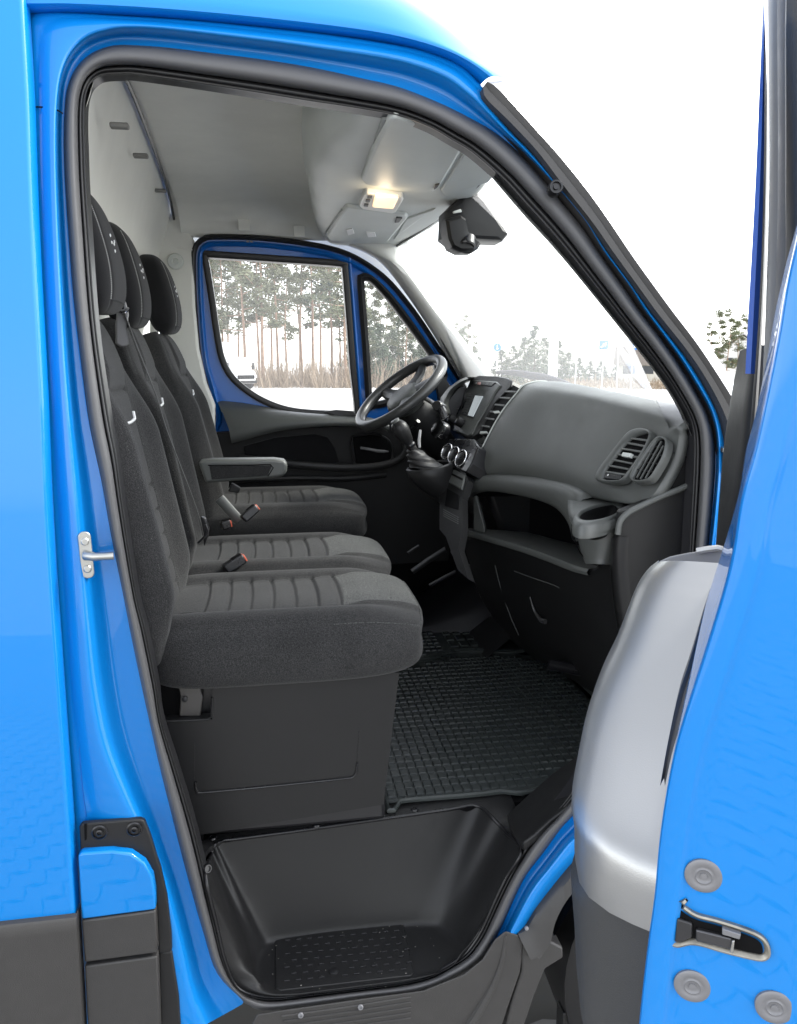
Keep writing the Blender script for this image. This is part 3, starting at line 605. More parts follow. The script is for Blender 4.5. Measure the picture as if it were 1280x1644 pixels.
# ================================================================ seats
def se(s, n): return (max(0, 1 - abs(s) ** n)) ** (1 / n)
def ss_list(n): return [sin(pi / 2 * (-1 + 2 * i / n)) * .35 + .65 * (-1 + 2 * i / n) for i in range(n + 1)]
def pos_part(name, v, f, mats, idx, parent, **k): return mk(name, v, f, mats, parent, idx=idx, **k)
def cushion(yc, hw, x0, x1, z0, z1, creases, edge=.58, lift=0.):
    NU, NSs = 260, 70; us = [sin(pi / 2 * (-1 + 2 * i / NU)) * .55 + .45 * (-1 + 2 * i / NU) for i in range(NU + 1)]; sl = ss_list(NSs)
    xm, hx = (x0 + x1) / 2, (x1 - x0) / 2; zm, hh = (z0 + z1) / 2, (z1 - z0) / 2
    xfr = creases[0]
    def top(u, s):
        ez = se(u, 4.5 if u > 0 else 7); ew = se(u, 9)
        x = xm + hx * u * (1 - .06 * (abs(s) ** 4) * (u > 0)); y = yc + hw * s * ew
        d = hh * se(s, 4.0) * ez
        bol = .016 * sm(.5, .78, abs(s)) * (1 - sm(.82, 1, abs(s))) * sm(.95, .5, u)
        c = 1 - sm(edge - .03, edge + .06, abs(s))
        d += bol * ez - .006 * c * ez * sm(.35, .1, u)
        d -= .004 * math.exp(-((abs(s) - edge - .015) / .022) ** 2) * ez * sm(.95, .6, u)
        d -= .0035 * math.exp(-((abs(s) - .905) / .014) ** 2) * ez
        if abs(s) < edge + .03:
            for q in creases:
                xx = q + .005 * (1 - (s / edge) ** 2) - .002
                d -= .0062 * math.exp(-((x - xx) / .0044) ** 2) * ez
            for q, q2 in zip(creases, creases[1:]):
                m_ = (q + q2) / 2; d += .0022 * math.exp(-((x - m_) / .016) ** 2) * c * ez
        d += .010 * c * sm(xfr, xfr + .06, x) * ez
        return V(x, y, zm + d + lift * (x - xm))
    def bot(u, s):
        ez = se(u, 3.2 if u > 0 else 5); ew = se(u, 9)
        return V(xm + hx * u * (1 - .06 * (abs(s) ** 4) * (u > 0)), yc + hw * s * ew, zm - hh * se(s, 5) * ez)
    rows = [[top(u, s) for s in sl] + [bot(u, s) for s in sl[::-1][1:-1]] for u in us]
    n = len(rows[0]); f = []; idx = []; v = [p for r in rows for p in r]
    for i in range(NU):
        for j in range(n):
            f.append([i * n + j, i * n + (j + 1) % n, (i + 1) * n + (j + 1) % n, (i + 1) * n + j])
            s = sl[j] if j < NSs else 9; x = rows[i][j].x
            idx.append(1 if (abs(s) < edge + .0 and x > xfr + .012 * (1 - (s / edge) ** 2) and us[i] < .97) else 0)
    f.append(list(range(n))); f.append([NU * n + j for j in range(n)][::-1])
    o = pos_part('seat_cushion', v, f, [FAB, FABL], idx, van, ang=0)
    return o, top
def stitch(surf, path, off, r, name, m, parent, dash=None):
    pts = [surf(a, b) + V(*off) for a, b in path]
    if not dash: return MB().tube(pts, r, 6).done(name, m, parent)
    mb = MB(); q = spl(pts, dash * 2)
    for i in range(0, len(q) - 1, 2): mb.tube([q[i], q[i].lerp(q[i + 1], .75)], r, 5)
    o = mb.done(name, m, parent); o['kind'] = 'stuff'; return o
CR = [.140, .091, .043, -.005, -.053, -.10, -.148]
cu1, t1 = cushion(.395, .208, -.255, .323, 1.050, 1.202, CR)
cu2, t2 = cushion(.805, .198, -.255, .318, 1.062, 1.206, CR)
cu3, t3 = cushion(1.485, .245, -.255, .335, 1.09, 1.236, [.155, .108, .06, .012, -.036, -.084, -.13])
stitch(t1, [(.30 + .66 * i / 10, -.93 + .01 * i / 10) for i in range(11)], (0, 0, .001), .0011, 'piping', FABL, cu1)
stitch(t1, [(.955, -.9 + 1.8 * i / 16) for i in range(17)], (.001, 0, .0005), .0011, 'piping', FABL, cu1)
# small slit with a strap end in the rear corner of the near cushion
MB().prism([t1(-.78, -.52) + V(0, 0, .002), t1(-.70, -.52) + V(0, 0, .002), t1(-.70, -.50) + V(0, 0, .002), t1(-.78, -.50) + V(0, 0, .002)], (0, 0, .0015)).done('strap_slit', BLACK, cu1)
def backrest(yc, hw, A, B, D, creases, seam_h, chev=True, edge=.47):
    NH, NSs = 260, 64; A, B = V(A[0], yc, A[1]), V(B[0], yc, B[1]); eh = (B - A); H = eh.length; eh.normalize(); ef = V(eh.z, 0, -eh.x); sl = ss_list(NSs)
    hs_ = [.5 + .5 * (sin(pi / 2 * (-1 + 2 * i / NH)) * .5 + .5 * (-1 + 2 * i / NH)) for i in range(NH + 1)]
    cH = [(A + eh * 0, 0)]
    def front(h, s):
        u = 2 * h - 1; e = se(u, 6 if u < 0 else 3.4); ew = se(u, 10 if u < 0 else 4.2) * (1 - .10 * sm(.55, 1, h))
        d = D * se(s, 5) * e
        bol = .038 * sm(.5, .80, abs(s)) * (1 - sm(.86, 1, abs(s)) * .7) * sm(.02, .22, h) * sm(.86, .6, h)
        c = 1 - sm(edge - .03, edge + .06, abs(s))
        d += bol * e
        d -= .0045 * math.exp(-((abs(s) - edge - .02) / .02) ** 2) * e * sm(.97, .9, h)
        d -= .003 * math.exp(-((abs(s) - .9) / .014) ** 2) * e
        if abs(s) < edge + .03:
            for q in creases:
                d -= .0075 * math.exp(-((h * H - q) / .004) ** 2) * e
            for q, q2 in zip(creases, creases[1:]): d += .0016 * math.exp(-((h * H - (q + q2) / 2) / .018) ** 2) * c * e
            d -= .008 * math.exp(-((h * H - seam_h) / .005) ** 2) * c * e
            d += .010 * c * sm(seam_h, seam_h + .05, h * H) * e
        return A + eh * (H * h) - ef * D + V(0, hw * s * ew, 0) + ef * d
    def rear(h, s):
        u = 2 * h - 1; e = se(u, 6 if u < 0 else 3.4); ew = se(u, 10 if u < 0 else 4.2) * (1 - .10 * sm(.55, 1, h))
        return A + eh * (H * h) - ef * D + V(0, hw * s * ew, 0) - ef * (D * .9 * se(s, 5) * e)
    rows = [[front(h, s) for s in sl] + [rear(h, s) for s in sl[::-1][1:-1]] for h in hs_]
    mb = MB().grid(rows, cu=True, cap=True); o = mb.done('backrest', FAB, van, ang=0)
    if chev:
        hb = chev / H
        pth = [(hb + .022, -edge * .86), (hb + .004, -edge * .78), (hb, -edge * .72), (hb - .004, 0), (hb, edge * .72), (hb + .004, edge * .78), (hb + .022, edge * .86)]
        stitch(front, [tuple(p[:2]) for p in spl([(a, b, 0) for a, b in pth], 30)], ef * .002, .0032, 'piping', TRIMW, o)
    for sg in (-1, 1):
        stitch(front, [(.06 + .80 * i / 40, sg * (.9 - .0 * i)) for i in range(41)], ef * .001, .0009, 'stitching', FABL, o, dash=90)
        stitch(front, [(.12 + .55 * i / 40, sg * (edge + .05)) for i in range(41)], ef * .0015, .0008, 'stitching', FABL, o, dash=80)
    return o, front, ef, eh, H
BC = [.02, .07, .12, .17, .22, .27, .32]
b1 = backrest(.36, .198, (-.195, 1.12), (-.328, 1.825), .070, [.05 + .056 * i for i in range(6)], .54, .475)
b2 = backrest(.805, .198, (-.195, 1.13), (-.322, 1.825), .060, [.05 + .056 * i for i in range(6)], .54, .475)
b3 = backrest(1.485, .235, (-.155, 1.14), (-.314, 1.82), .065, [.05 + .056 * i for i in range(6)], .54, .47)
def headrest(yc, z0, z1, x, hw, D, parent_back):
    NH, NSs = 60, 50; sl = ss_list(NSs); us = [sin(pi / 2 * (-1 + 2 * i / NH)) for i in range(NH + 1)]; zm, hz_ = (z0 + z1) / 2, (z1 - z0) / 2
    def fr(u, s):
        e = se(u, 2.9); ew = se(u, 3.6)
        d = D * se(s, 3.4) * e + .006 * math.exp(-(u + .15) ** 2 * 3) * se(s, 3) - .004 * math.exp(-((abs(s) - .62) / .03) ** 2) * e
        return V(x - .022 * (u + .3) + d, yc + hw * s * ew * (1 - .07 * sm(0, 1, u)), zm + hz_ * u)
    def re(u, s):
        e = se(u, 2.9); ew = se(u, 3.6); return V(x - .022 * (u + .3) - D * .8 * se(s, 3.4) * e, yc + hw * s * ew * (1 - .07 * sm(0, 1, u)), zm + hz_ * u)
    rows = [[fr(u, s) for s in sl] + [re(u, s) for s in sl[::-1][1:-1]] for u in us]
    o = MB().grid(rows, cu=True, cap=True).done('headrest', FABD, van, ang=0)
    stitch(fr, [(-.80 + 1.6 * i / 40, -.66) for i in range(41)], (.001, -.001, 0), .0009, 'stitching', STITCH, o, dash=60)
    stitch(fr, [(-.80 + 1.6 * i / 40, .66) for i in range(41)], (.001, 0, 0), .0008, 'stitching', FABL, o, dash=60)
    stitch(fr, [(-.8, -.66 + 1.32 * i / 20) for i in range(21)], (.001, 0, -.0005), .0009, 'stitching', FABL, o, dash=40)
    mb = MB()
    for u, s in ((.22, -.12), (.10, -.2), (.10, -.02), (-.02, -.12), (.16, .1)): mb.ball(fr(u, s) + V(.0008, 0, 0), (.0016, .0034, .0034), 8)
    mb.done('embossed_dots', TRIMW, o)
    mb = MB()
    for sg in (-1, 1): mb.tube([V(x - .005, yc + sg * .065, z0 - .05), V(x - .005, yc + sg * .065, z0 + .05)], .006, 10)
    mb.done('headrest_post', CHROME, o)
    return o
headrest(.385, 1.80, 2.045, -.345, .128, .056, b1[0])
headrest(.795, 1.79, 2.04, -.352, .125, .056, b2[0])
headrest(1.45, 1.80, 2.05, -.342, .13, .056, b3[0])
# ---------------------------------------------------------------- seat bases
YB = .215
outl = [(262,1159),(341,1155),(341,1090),(641,1080),(616,1292),(318,1341)]
bw = [PY(x, y, YB) for x, y in outl]
rp = [(313,1192),(316,1187),(330,1184),(570,1167),(576,1170),(577,1176),(572,1240),(568,1246),(560,1249),(325,1272),(316,1271),(312,1264)]
hole = [PY(x, y, YB) for x, y in rp]
sb = plate_holes('seat_base', bw, [hole], (0, .03, 0), PLAST, van, ang=30)
hin = [PY(x, y, YB + .010) for x, y in rp]; ctr = sum(hin, Vector()) / len(hin); hin = inset(hin, .009)
MB().grid([[p + V(0, .001, 0) for p in hole], [p.lerp(q, .7) + V(0, .001, 0) for p, q in zip(hole, hin)], hin], cu=True, cap=True).done('recessed_panel', PLAST, sb, ang=40)
MB().tube(pxs([(314,1255),(315,1267),(319,1271),(326,1272.5),(400,1266),(480,1258),(559,1249.5),(567,1247),(572,1241),(574,1225)], 60, lambda x, y: PY(x, y, YB - .0005)), .0024, 8).done('recess_edge', PLAST2, sb)
MB().tube([PY(x, y, YB - .0) for x, y in ((264,1158),(300,1157),(334,1155),(340,1150),(341,1120))], .0028, 8).done('notch_edge', PLAST, sb)
mb = MB(); mb.box((.03, .62, .89), (.40, .72, .37)); mb.done('seat_box', DARKM, van, bev=.01)
mb = MB(); mb.box((.04, 1.48, .88), (.42, .40, .36)); mb.done('driver_seat_box', DARKM, van, bev=.01)
mb = MB(); mb.box((-.24, .62, .93), (.15, .75, .45)); mb.done('seat_rear_box', BLACK, van)
# bracket inside the notch, bent strap end and pivot cover under the backrest
mb = MB(); mb.prism([PY(x, y, .235) for x, y in ((284,1092),(318,1096),(326,1118),(322,1150),(288,1150),(290,1118))], (0, .02, 0))
bk = mb.done('seat_bracket', mat('brown grey steel', (.09, .085, .08), .4), sb, bev=.002)
MB().lathe(PY(297, 1122, .233), (0, -1, 0), [(.006, -.004), (.006, .003), (0, .004)], 12).done('bolt', DARKM, bk)
MB().tube(pxs([(250,1066),(262,1076),(280,1083),(302,1086)], 14, lambda x, y: PY(x, y, .205)), [.006, .008, .009, .010, .010, .010, .010, .010, .010, .009, .008, .007, .006, .004], 10, flat=.5).done('seat_hinge_cover', PLAST2, sb)
# ---------------------------------------------------------------- belts, guide, buckles, armrest
bp = [(199,498,.585),(214,540,.585),(232,586,.59),(250,632,.595),(268,690,.60),(290,748,.605),(310,800,.61),(322,838,.612),(327,862,.615)]
q = spl([PY(x, y, yy) for x, y, yy in bp], 40)
rows = []
for i, p in enumerate(q):
    a = radians(62 - 40 * i / 39); wv = V(-.12, .95, .1 - .2 * i / 39).normalized() * .021
    rows.append([p - wv, p - wv * .5 + V(.001, 0, 0), p, p + wv * .5 + V(.001, 0, 0), p + wv])
bo_ = MB().grid(rows).done('seat_belt', BELT, van, ang=0); m_ = bo_.modifiers.new('thickness', 'SOLIDIFY'); m_.thickness = .0015
gd = [(190,482),(197,475),(203,486),(207,505),(204,530),(208,554),(196,557),(186,552),(186,520)]
gb = MB().prism([PY(x, y, .575) for x, y in gd], (-.01, .05, 0)).done('belt_guide', mat('mid grey plastic', (.2, .2, .205), .45, bump=.1), van, bev=.004, bseg=3)
MB().prism([PY(x, y, .573) for x, y in ((191,487),(198,486),(199,496),(192,497))], (0, .004, 0)).done('guide_slot', BLACK, gb)
MB().tube(pxs([(190,500),(200,502),(207,494)], 8, lambda x, y: PY(x, y, .57)), .003, 8).done('guide_ring', CHROME, gb)
def buckle(px, py, y, tilt, sc=1., col=RED):
    p = PY(px, py, y); R = Matrix.Rotation(tilt, 3, 'Y') @ Matrix.Rotation(radians(18), 3, 'Z')
    o = MB().box(p, (.055 * sc, .030, .026), R).done('belt_buckle', PLAST2, van, bev=.004)
    MB().box(p + R @ V(.0285 * sc, 0, .0), (.004, .026, .020), R).done('release_button', col, o, bev=.0015)
    MB().box(p + R @ V(.012 * sc, 0, .0135), (.026, .022, .002), R).done('buckle_slot', BLACK, o)
    return o
buckle(401, 824, 1.04, radians(-38)); buckle(376, 905, .62, radians(-28)); buckle(362, 842, 1.02, radians(-10), .5)
MB().tube(pxs([(352,800),(368,818),(384,836)], 8, lambda x, y: PY(x, y, 1.07)), .016, 10, flat=.4).done('buckle_stalk', DASH, van)
MB().prism([PY(x, y, 1.2) for x, y in ((372,776),(386,784),(383,792),(366,789))], (0, .03, 0)).done('seat_lever', PLAST, van, bev=.003)
MB().prism([PY(x, y, .66) for x, y in ((322,830),(330,832),(336,850),(334,862),(328,878),(326,860))], (0, .02, 0)).done('belt_tongue', PLAST2, van, bev=.003)
# rear of the near cushion: hinge hook in chrome
MB().tube(pxs([(318,872),(328,862),(334,852),(330,842)], 12, lambda x, y: PY(x, y, .64)), .003, 8).done('belt_hook', DARKM, van)
# folding armrest on the driver's seat
ar = [(318,741),(340,738),(440,737),(456,739),(462,745),(461,757),(455,765),(438,768),(345,775),(330,776)]
aro = MB().prism([PY(x, y, 1.175) for x, y in ar], (0, .065, 0)).done('armrest', DASH, van, bev=.010, bseg=4, ang=40)
MB().prism([PY(x, y, 1.1735) for x, y in ((336,748),(437,747),(430,764),(340,770))], (0, .004, 0)).done('armrest_pad', FAB, aro, bev=.0015)
MB().tube(pxs([(334,747),(400,746.5),(438,747),(430,765)], 16, lambda x, y: PY(x, y, 1.1735)), .0016, 6).done('armrest_groove', BLACK, aro)
# ================================================================ dashboard
DP = [  # stations from the near end to the middle: (y, crown, upper face, mid face, lower bulge, lower edge)
 (.165, [(1089,684),(1091,697),(1082,736),(1054,788),(1034,809)]),
 (.22, [(1074,670),(1066,690),(1042,742),(1018,797),(1005,809)]),
 (.36, [(1022,651),(1006,672),(984,725),(962,782),(960,801)]),
 (.55, [(960,636),(946,654),(922,700),(900,758),(896,785)]),
 (.75, [(906,624),(888,640),(862,685),(838,745),(836,769)]),
 (.90, [(868,617),(848,631),(818,672),(788,744),(786,766)]),
 (.985,[(846,617),(830,632),(800,672),(762,748),(757,774)])]
rows = []
for y, L in DP:
    P = [PY(a, b, y + (.03 if k_ == 4 else 0)) for k_, (a, b) in enumerate(L)]; c = P[0]
    r = [V(1.0, y, 1.585), V(.95, y, 1.605), V(c.x + .07, y, max(c.z + .006, 1.612))] + P + [P[-1] + V(.05, 0, .005), P[-1] + V(.12, 0, .02)]
    rows.append(spl(r, 70))
cols = list(zip(*rows)); G = [spl(list(c), 70) for c in cols]
pad = MB().grid(G).done('dashboard', DASH, van, ang=60)
# end roll that closes the near side of the pad
edge = [g[0] for g in G]
MB().grid([edge, [p + V(.006, -.008, -.003) for p in edge], [p + V(.016, -.006, -.006) for p in edge], [p + V(.03, .01, -.01) for p in edge]]).done('dash_end_roll', DASH, pad, ang=0)
MB().tube([g[-1] + V(-.002, 0, .001) for g in G][14:], .0022, 6).done('dash_edge_line', GREY, pad)
# centre and driver's part of the dash top
mb = MB(); tp = []
for y, x, z in ((.985,.81,1.628),(1.1,.83,1.628),(1.2,.84,1.626),(1.3,.83,1.63),(1.5,.79,1.64),(1.7,.80,1.62),(1.84,.86,1.58)):
    tp.append(spl([V(1.0, y, 1.58), V(.93, y, 1.60), V(x + .04, y, z), V(x, y, z - .008), V(x - .02, y, z - .04), V(x - .01, y, z - .12)], 24))
mb.grid([spl(list(c), 40) for c in zip(*tp)]); mb.done('dash_top', DASH, pad, ang=60)
mb = MB(); mb.prism([(.74, 0, 1.50), (.68, 0, 1.30), (.78, 0, 1.05), (1.0, 0, .95), (1.0, 0, 1.5)], (0, .75, 0)); 
for i in range(len(mb.v)): mb.v[i] = mb.v[i] + V(0, 1.1, 0)
mb.done('dash_under', PLAST, pad, bev=.02, bseg=3)
# ---------------------------------------------------------------- air vents at the near end
va, vb, vc = PY(1060, 690, .225), PY(965, 765, .35), PY(1020, 780, .215); vn = (vb - va).cross(vc - va).normalized()
if vn.dot(CAM - va) < 0: vn = -vn
def vp(x, y, o=0.): return PN(x, y, va + vn * o, vn)
def vent(rim_, dark_, o):
    R_ = pxs(rim_, 64, lambda x, y: vp(x, y, .010), True); I_ = pxs(dark_, 64, lambda x, y: vp(x, y, .013), True)
    n0 = min(range(64), key=lambda k: (I_[k] - R_[0]).length); I_ = I_[n0:] + I_[:n0]
    f = MB().grid([[p - vn * .012 for p in R_], R_, [a.lerp(b, .35) + vn * .006 for a, b in zip(R_, I_)], [a.lerp(b, .75) + vn * .005 for a, b in zip(R_, I_)], I_, [p - vn * .006 for p in I_]], cu=True).done('vent_frame', DASH, van, ang=0)
    c = sum(I_, Vector()) / 64
    MB().add([p - vn * .0035 for p in I_] + [c - vn * .0035], [[k, (k + 1) % 64, 64] for k in range(64)]).done('vent_dark_plate', BLACK, f)  # black plate without a hole, standing for the darkness inside the vent
    return f
v1 = vent([(956,767),(961,753),(978,730),(999,703),(1012,691),(1028,687),(1041,690),(1047,697),(1040,717),(1026,741),(1010,764),(1000,774),(982,776),(962,773)],
          [(969,767),(973,755),(989,734),(1005,713),(1020,701),(1031,697),(1041,695),(1044,699),(1038,715),(1023,739),(1007,761),(998,770),(984,771),(972,770)], 0)
def bar(q0, q1, w, th, o, name, m, par):
    a, b = vp(*q0, o), vp(*q1, o); d = (b - a).normalized(); t = vn.cross(d).normalized() * w
    return MB().prism([a - t, b - t, b + t, a + t], vn * th).done(name, m, par, bev=.0006)
for q0, q1 in (((1016,704.5),(1041,708)),((1009,712),(1037,717)),((1000,721),(1031,726)),((992,730),(1026,735)),((986,739),(1017,745)),((979,748),(1011,754)),((974,758),(1006,763))):
    bar(q0, q1, .0022, .004, .012, 'vent_slat', DASH, v1)
bar((1004,731.5), (1017,733.5), .0045, .009, .014, 'vent_tab', GREY, v1)
bar((973,764.5), (999,768), .0055, .004, .013, 'vent_wheel', PLAST2, v1)
bar((976.5,762.5), (977.5,763), .0022, .002, .018, 'vent_mark', WHITE, v1)
v2 = vent([(1013,768),(1018,753),(1032,733),(1046,714),(1056,703),(1064,701),(1072,706),(1074,714),(1069,733),(1059,752),(1047,770),(1035,775),(1020,775)],
          [(1017.5,767),(1023,755),(1036.5,734),(1049,716),(1058,705.5),(1065,705),(1070,711),(1066,731),(1056,750.5),(1044,767),(1032,770.6),(1021,770.6)], 0)
for q0, q1 in (((1024,768),(1056,709)),((1030,770),(1064,709)),((1038,769),(1067,716))): bar(q0, q1, .0015, .004, .012, 'vent_slat', DASH, v2)
for q0, q1 in (((1024,754),(1052,758)),((1033,742),(1060,745)),((1042,728),(1065,732)),((1051,717),(1069,719))): bar(q0, q1, .0012, .003, .011, 'vent_slat', PLAST, v2)
# ---------------------------------------------------------------- open shelf below the pad
def yd(px, a=(762, .965), b=(920, .40)): return a[1] + (b[1] - a[1]) * (px - a[0]) / (b[0] - a[0])
def curve(lst, n=50): return spl([PY(*q) for q in lst], n)
eu = curve([(752,778,.99),(762,770,.96),(785,765,.89),(836,767,.74),(880,776,.58),(905,784,.49),(922,794,.43),(930,806,.41)])
el = curve([(746,800,.99),(758,793,.965),(780,790,.90),(812,794,.80),(852,803,.67),(886,817,.56),(902,832,.50),(912,850,.465),(916,872,.44)])
em = [a.lerp(b, .5) + V(-.012, -.006, .008) for a, b in zip(eu, el)]
ein = [p + V(.025, .004, .002) for p in el]
shelf = MB().grid([[p + V(.05, .0, .012) for p in eu], [p + V(.004, 0, .006) for p in eu], eu, em, el, ein]).done('shelf_surround', DASH, van, ang=0, sub=1)
lt = curve([(740,850,.985),(752,852,.95),(780,860,.87),(836,876,.69),(880,891,.55),(918,906,.43),(945,914,.36)])
lb = curve([(740,858,.985),(752,861,.95),(780,869,.87),(836,886,.69),(880,902,.55),(918,917,.43),(945,924,.36)])
lk = [p + V(.03, .0, .004) for p in lt]
MB().grid([[p + V(.2, 0, -.015) for p in lt], lk, lt, [a.lerp(b, .5) + V(-.004, 0, 0) for a, b in zip(lt, lb)], lb, [p + V(.03, 0, -.004) for p in lb]]).done('shelf_lip', DASH, shelf, ang=50)
# shelf interior: back, ceiling, left cheek
bk_ = [p + V(.22, 0, -.02) for p in lt]; bt = [p + V(.22, 0, .13) for p in lt]
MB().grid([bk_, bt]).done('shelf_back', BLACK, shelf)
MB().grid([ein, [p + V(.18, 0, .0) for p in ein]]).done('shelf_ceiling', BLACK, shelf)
MB().prism([PY(760,797,.95), PY(765,796,.945), PY(778,848,.90), PY(778,856,.90), PY(760,852,.94)], (.01, .012, 0)).done('shelf_cheek', DASH, shelf, bev=.003)
# ---------------------------------------------------------------- lower dash: glove flap, knee panel
dl = [[(735,862,.985),(760,864,.93),(836,887,.69),(918,917,.43),(960,905,.3),(985,880,.235)],
      [(745,900,1.0),(775,905,.92),(840,930,.70),(905,950,.48),(955,965,.33),(992,962,.235)],
      [(765,960,1.0),(795,970,.90),(850,990,.72),(905,1010,.54),(955,1030,.36),(1000,1030,.24)],
      [(800,1010,1.0),(830,1025,.90),(870,1045,.74),(915,1065,.58),(960,1085,.40),(1005,1090,.26)],
      [(840,1050,1.0),(865,1065,.90),(900,1085,.75),(940,1110,.6),(985,1130,.42),(1030,1140,.28)]]
DR = [spl([PY(*q) + V(.015, 0, 0) for q in r], 50) for r in dl]
DR = [[p + V(.02, 0, 0) for p in DR[0]]] + DR
rowsD = [spl(list(c), 40) for c in zip(*DR)]
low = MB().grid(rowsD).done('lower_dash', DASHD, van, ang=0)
# glove flap joint lines and the bright pull
for pts in ([(795,908,.87),(803,940,.87),(818,985,.86),(833,1020,.85)], [(826,917,.74),(850,926,.66),(888,939,.55),(898,944,.52)]):
    MB().tube(spl([PY(*q) for q in pts], 20), .0013, 6).done('flap_joint', DASH, low)
MB().tube(spl([PY(*q) for q in ((851,958,.70),(858,980,.69),(868,995,.66),(876,998,.64))], 20), [.0015 + .0003 * i for i in range(20)], 8).done('flap_pull', mat('grey flap pull', (.04, .04, .04), .35), low)
# ---------------------------------------------------------------- cup holder
crim = pxs([(930,830),(935,823),(950,816),(970,811),(985,809),(996,812),(995,820),(982,829),(963,835),(945,837),(934,835)], 48, lambda x, y: PZ(x, y, 1.388), True)
cc = sum(crim, Vector()) / 48
mouth = [p.lerp(cc, -.18) for p in crim]
sect = []
for k, (y_, xl, xr) in enumerate(((842,917,1004),(858,919,1001),(872,923,996),(885,930,990),(897,941,982),(904,951,974),(906,958,968))):
    pc_ = PY((xl + xr) / 2, y_, .30); hw_ = (PY(xr, y_, .26) - PY(xl, y_, .36)).length / 2
    ax_ = (PY(xr, y_, .22) - PY(xl, y_, .40)).normalized(); od = V(-ax_.y, ax_.x, 0).normalized() if V(-ax_.y, ax_.x, 0).x < 0 else V(ax_.y, -ax_.x, 0).normalized()
    sect.append([pc_ + ax_ * (hw_ * cos(2 * pi * i / 48)) + od * (min(hw_, .05) * .62 * sin(2 * pi * i / 48)) for i in range(48)])
cup = MB()
body = sect
cup.grid(body, cu=True, cap=True); cupo = cup.done('cup_holder', DASH, van, ang=0)
up = V(0, 0, 1)
MB().grid([[p.lerp(cc, -.30) - up * .03 for p in crim], [p.lerp(cc, -.30) - up * .006 for p in crim], [p.lerp(cc, -.22) + up * .001 for p in crim], [p.lerp(cc, -.08) + up * .004 for p in crim], crim, [p.lerp(cc, .04) - up * .003 for p in crim]], cu=True).done('cup_rim', DASH, cupo, ang=0)
ct_ = [PZ(x, y, 1.380) for x, y in ((915,790),(940,797),(985,806),(1014,811),(1008,822),(998,832),(985,840),(952,846),(928,842),(916,828),(912,806))]
ct_ = spl(ct_, 48, True); ct_ = ct_[min(range(48), key=lambda k: (ct_[k] - crim[0]).length):] + ct_[:min(range(48), key=lambda k: (ct_[k] - crim[0]).length)]
if (ct_[6] - crim[6]).length > (ct_[-6] - crim[6]).length: ct_ = [ct_[0]] + ct_[:0:-1]
MB().grid([[p - up * .012 for p in ct_], [p + up * .001 for p in ct_], [p.lerp(q.lerp(cc, -.3), .2) + up * .003 for p, q in zip(ct_, crim)], [q.lerp(cc, -.12) + up * .002 for q in crim]], cu=True).done('cup_surround', DASH, cupo, ang=0)
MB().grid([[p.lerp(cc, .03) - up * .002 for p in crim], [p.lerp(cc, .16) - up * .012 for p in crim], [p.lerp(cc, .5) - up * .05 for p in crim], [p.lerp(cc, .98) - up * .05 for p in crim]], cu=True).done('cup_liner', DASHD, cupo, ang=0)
MB().tube(spl([PY(*q) for q in ((918,836,.33),(921,858,.33),(929,882,.33),(941,898,.31),(955,906,.29),(970,906,.27),(982,897,.25),(988,880,.24),(992,860,.23),(998,842,.22))], 40), .0014, 6).done('cup_joint', BLACK, cupo)
# ---------------------------------------------------------------- end panel of the dash by the doorway
ep = [(1000,822),(1040,806),(1112,776),(1125,776),(1130,1000),(1100,1140),(1000,1180),(1012,1060),(1000,960),(992,880)]
MB().prism([PY(x, y, .165) for x, y in ep], (.0, .03, 0)).done('dash_side_panel', PLAST, van, bev=.004)
MB().prism([PY(x, y, .17) for x, y in ((1091,690),(1104,684),(1125,684),(1125,774),(1112,775),(1040,805),(1056,790),(1075,755))], (.0, .03, 0)).done('dash_side_cap', DASHD, van, bev=.004)
MB().tube(pxs([(1082,727),(1096,732),(1114,737)], 10, lambda x, y: PY(x, y, .168)), .0012, 6).done('side_joint', BLACK, van)
MB().tube(pxs([(992,858),(996,838),(1008,824),(1030,812),(1060,798),(1090,786),(1116,775)], 40, lambda x, y: PY(x, y, .160)), .0065, 10).done('side_ridge', DASH, van)
sr = [(990,862),(988,890),(990,930),(995,975),(1004,1030),(1015,1085)]
A = pxs(sr, 30, lambda x, y: PY(x - 8, y, .21)); B = pxs(sr, 30, lambda x, y: PY(x + 6, y, .158)); Cc = [p + V(.02, 0, 0) for p in B]
MB().grid([[p + V(.03, 0, 0) for p in A], A, [a.lerp(b, .6) + V(-.006, -.004, 0) for a, b in zip(A, B)], B, Cc]).done('dash_corner', PLAST, van, ang=0)
# dark heater hose and footwell pieces
MB().tube(pxs([(880,1066),(910,1072),(940,1078),(985,1085)], 14, lambda x, y: PY(x, y, .6)), .016, 10, flat=.5).done('heater_pipe', PLAST2, van)
# ---------------------------------------------------------------- centre stack
s0 = PY(770, 655, 1.02); sdirv = (PY(830, 612, 1.02) - PY(752, 702, 1.02)); sdirv.y = 0
sdirv = V(.50, 0, .86); sn = V(-sdirv.z, 0, sdirv.x).normalized(); s0 = s0 - sn * .062
def sp_(x, y, o=0.): return PN(x, y, s0 + sn * o, sn)
def splate(pts, o, th, name, m, par, bev=.002): return MB().prism([sp_(x, y, o) for x, y in pts], sn * (-th)).done(name, m, par, bev=bev, ang=30)
arch = [(730,676),(744,640),(756,607),(770,602),(798,603),(814,606),(822,611),(820,620),(811,630),(795,646),(782,668),(768,696),(760,702),(750,703),(728,692)]
stack = splate(arch, 0, .10, 'centre_stack', PLAST, van, .004)
bez = [(731,672),(742,641),(755.5,609),(797,612),(803,618),(794,630),(780,655),(764,681),(757,697),(750,700),(732,692),(728,686)]
rad = splate(bez, .006, .01, 'radio_panel', DASH, stack, .004)
splate([(758,611),(796,614),(788,620.5),(757,616)], .0085, .004, 'switch_strip', PLAST, stack, .001)
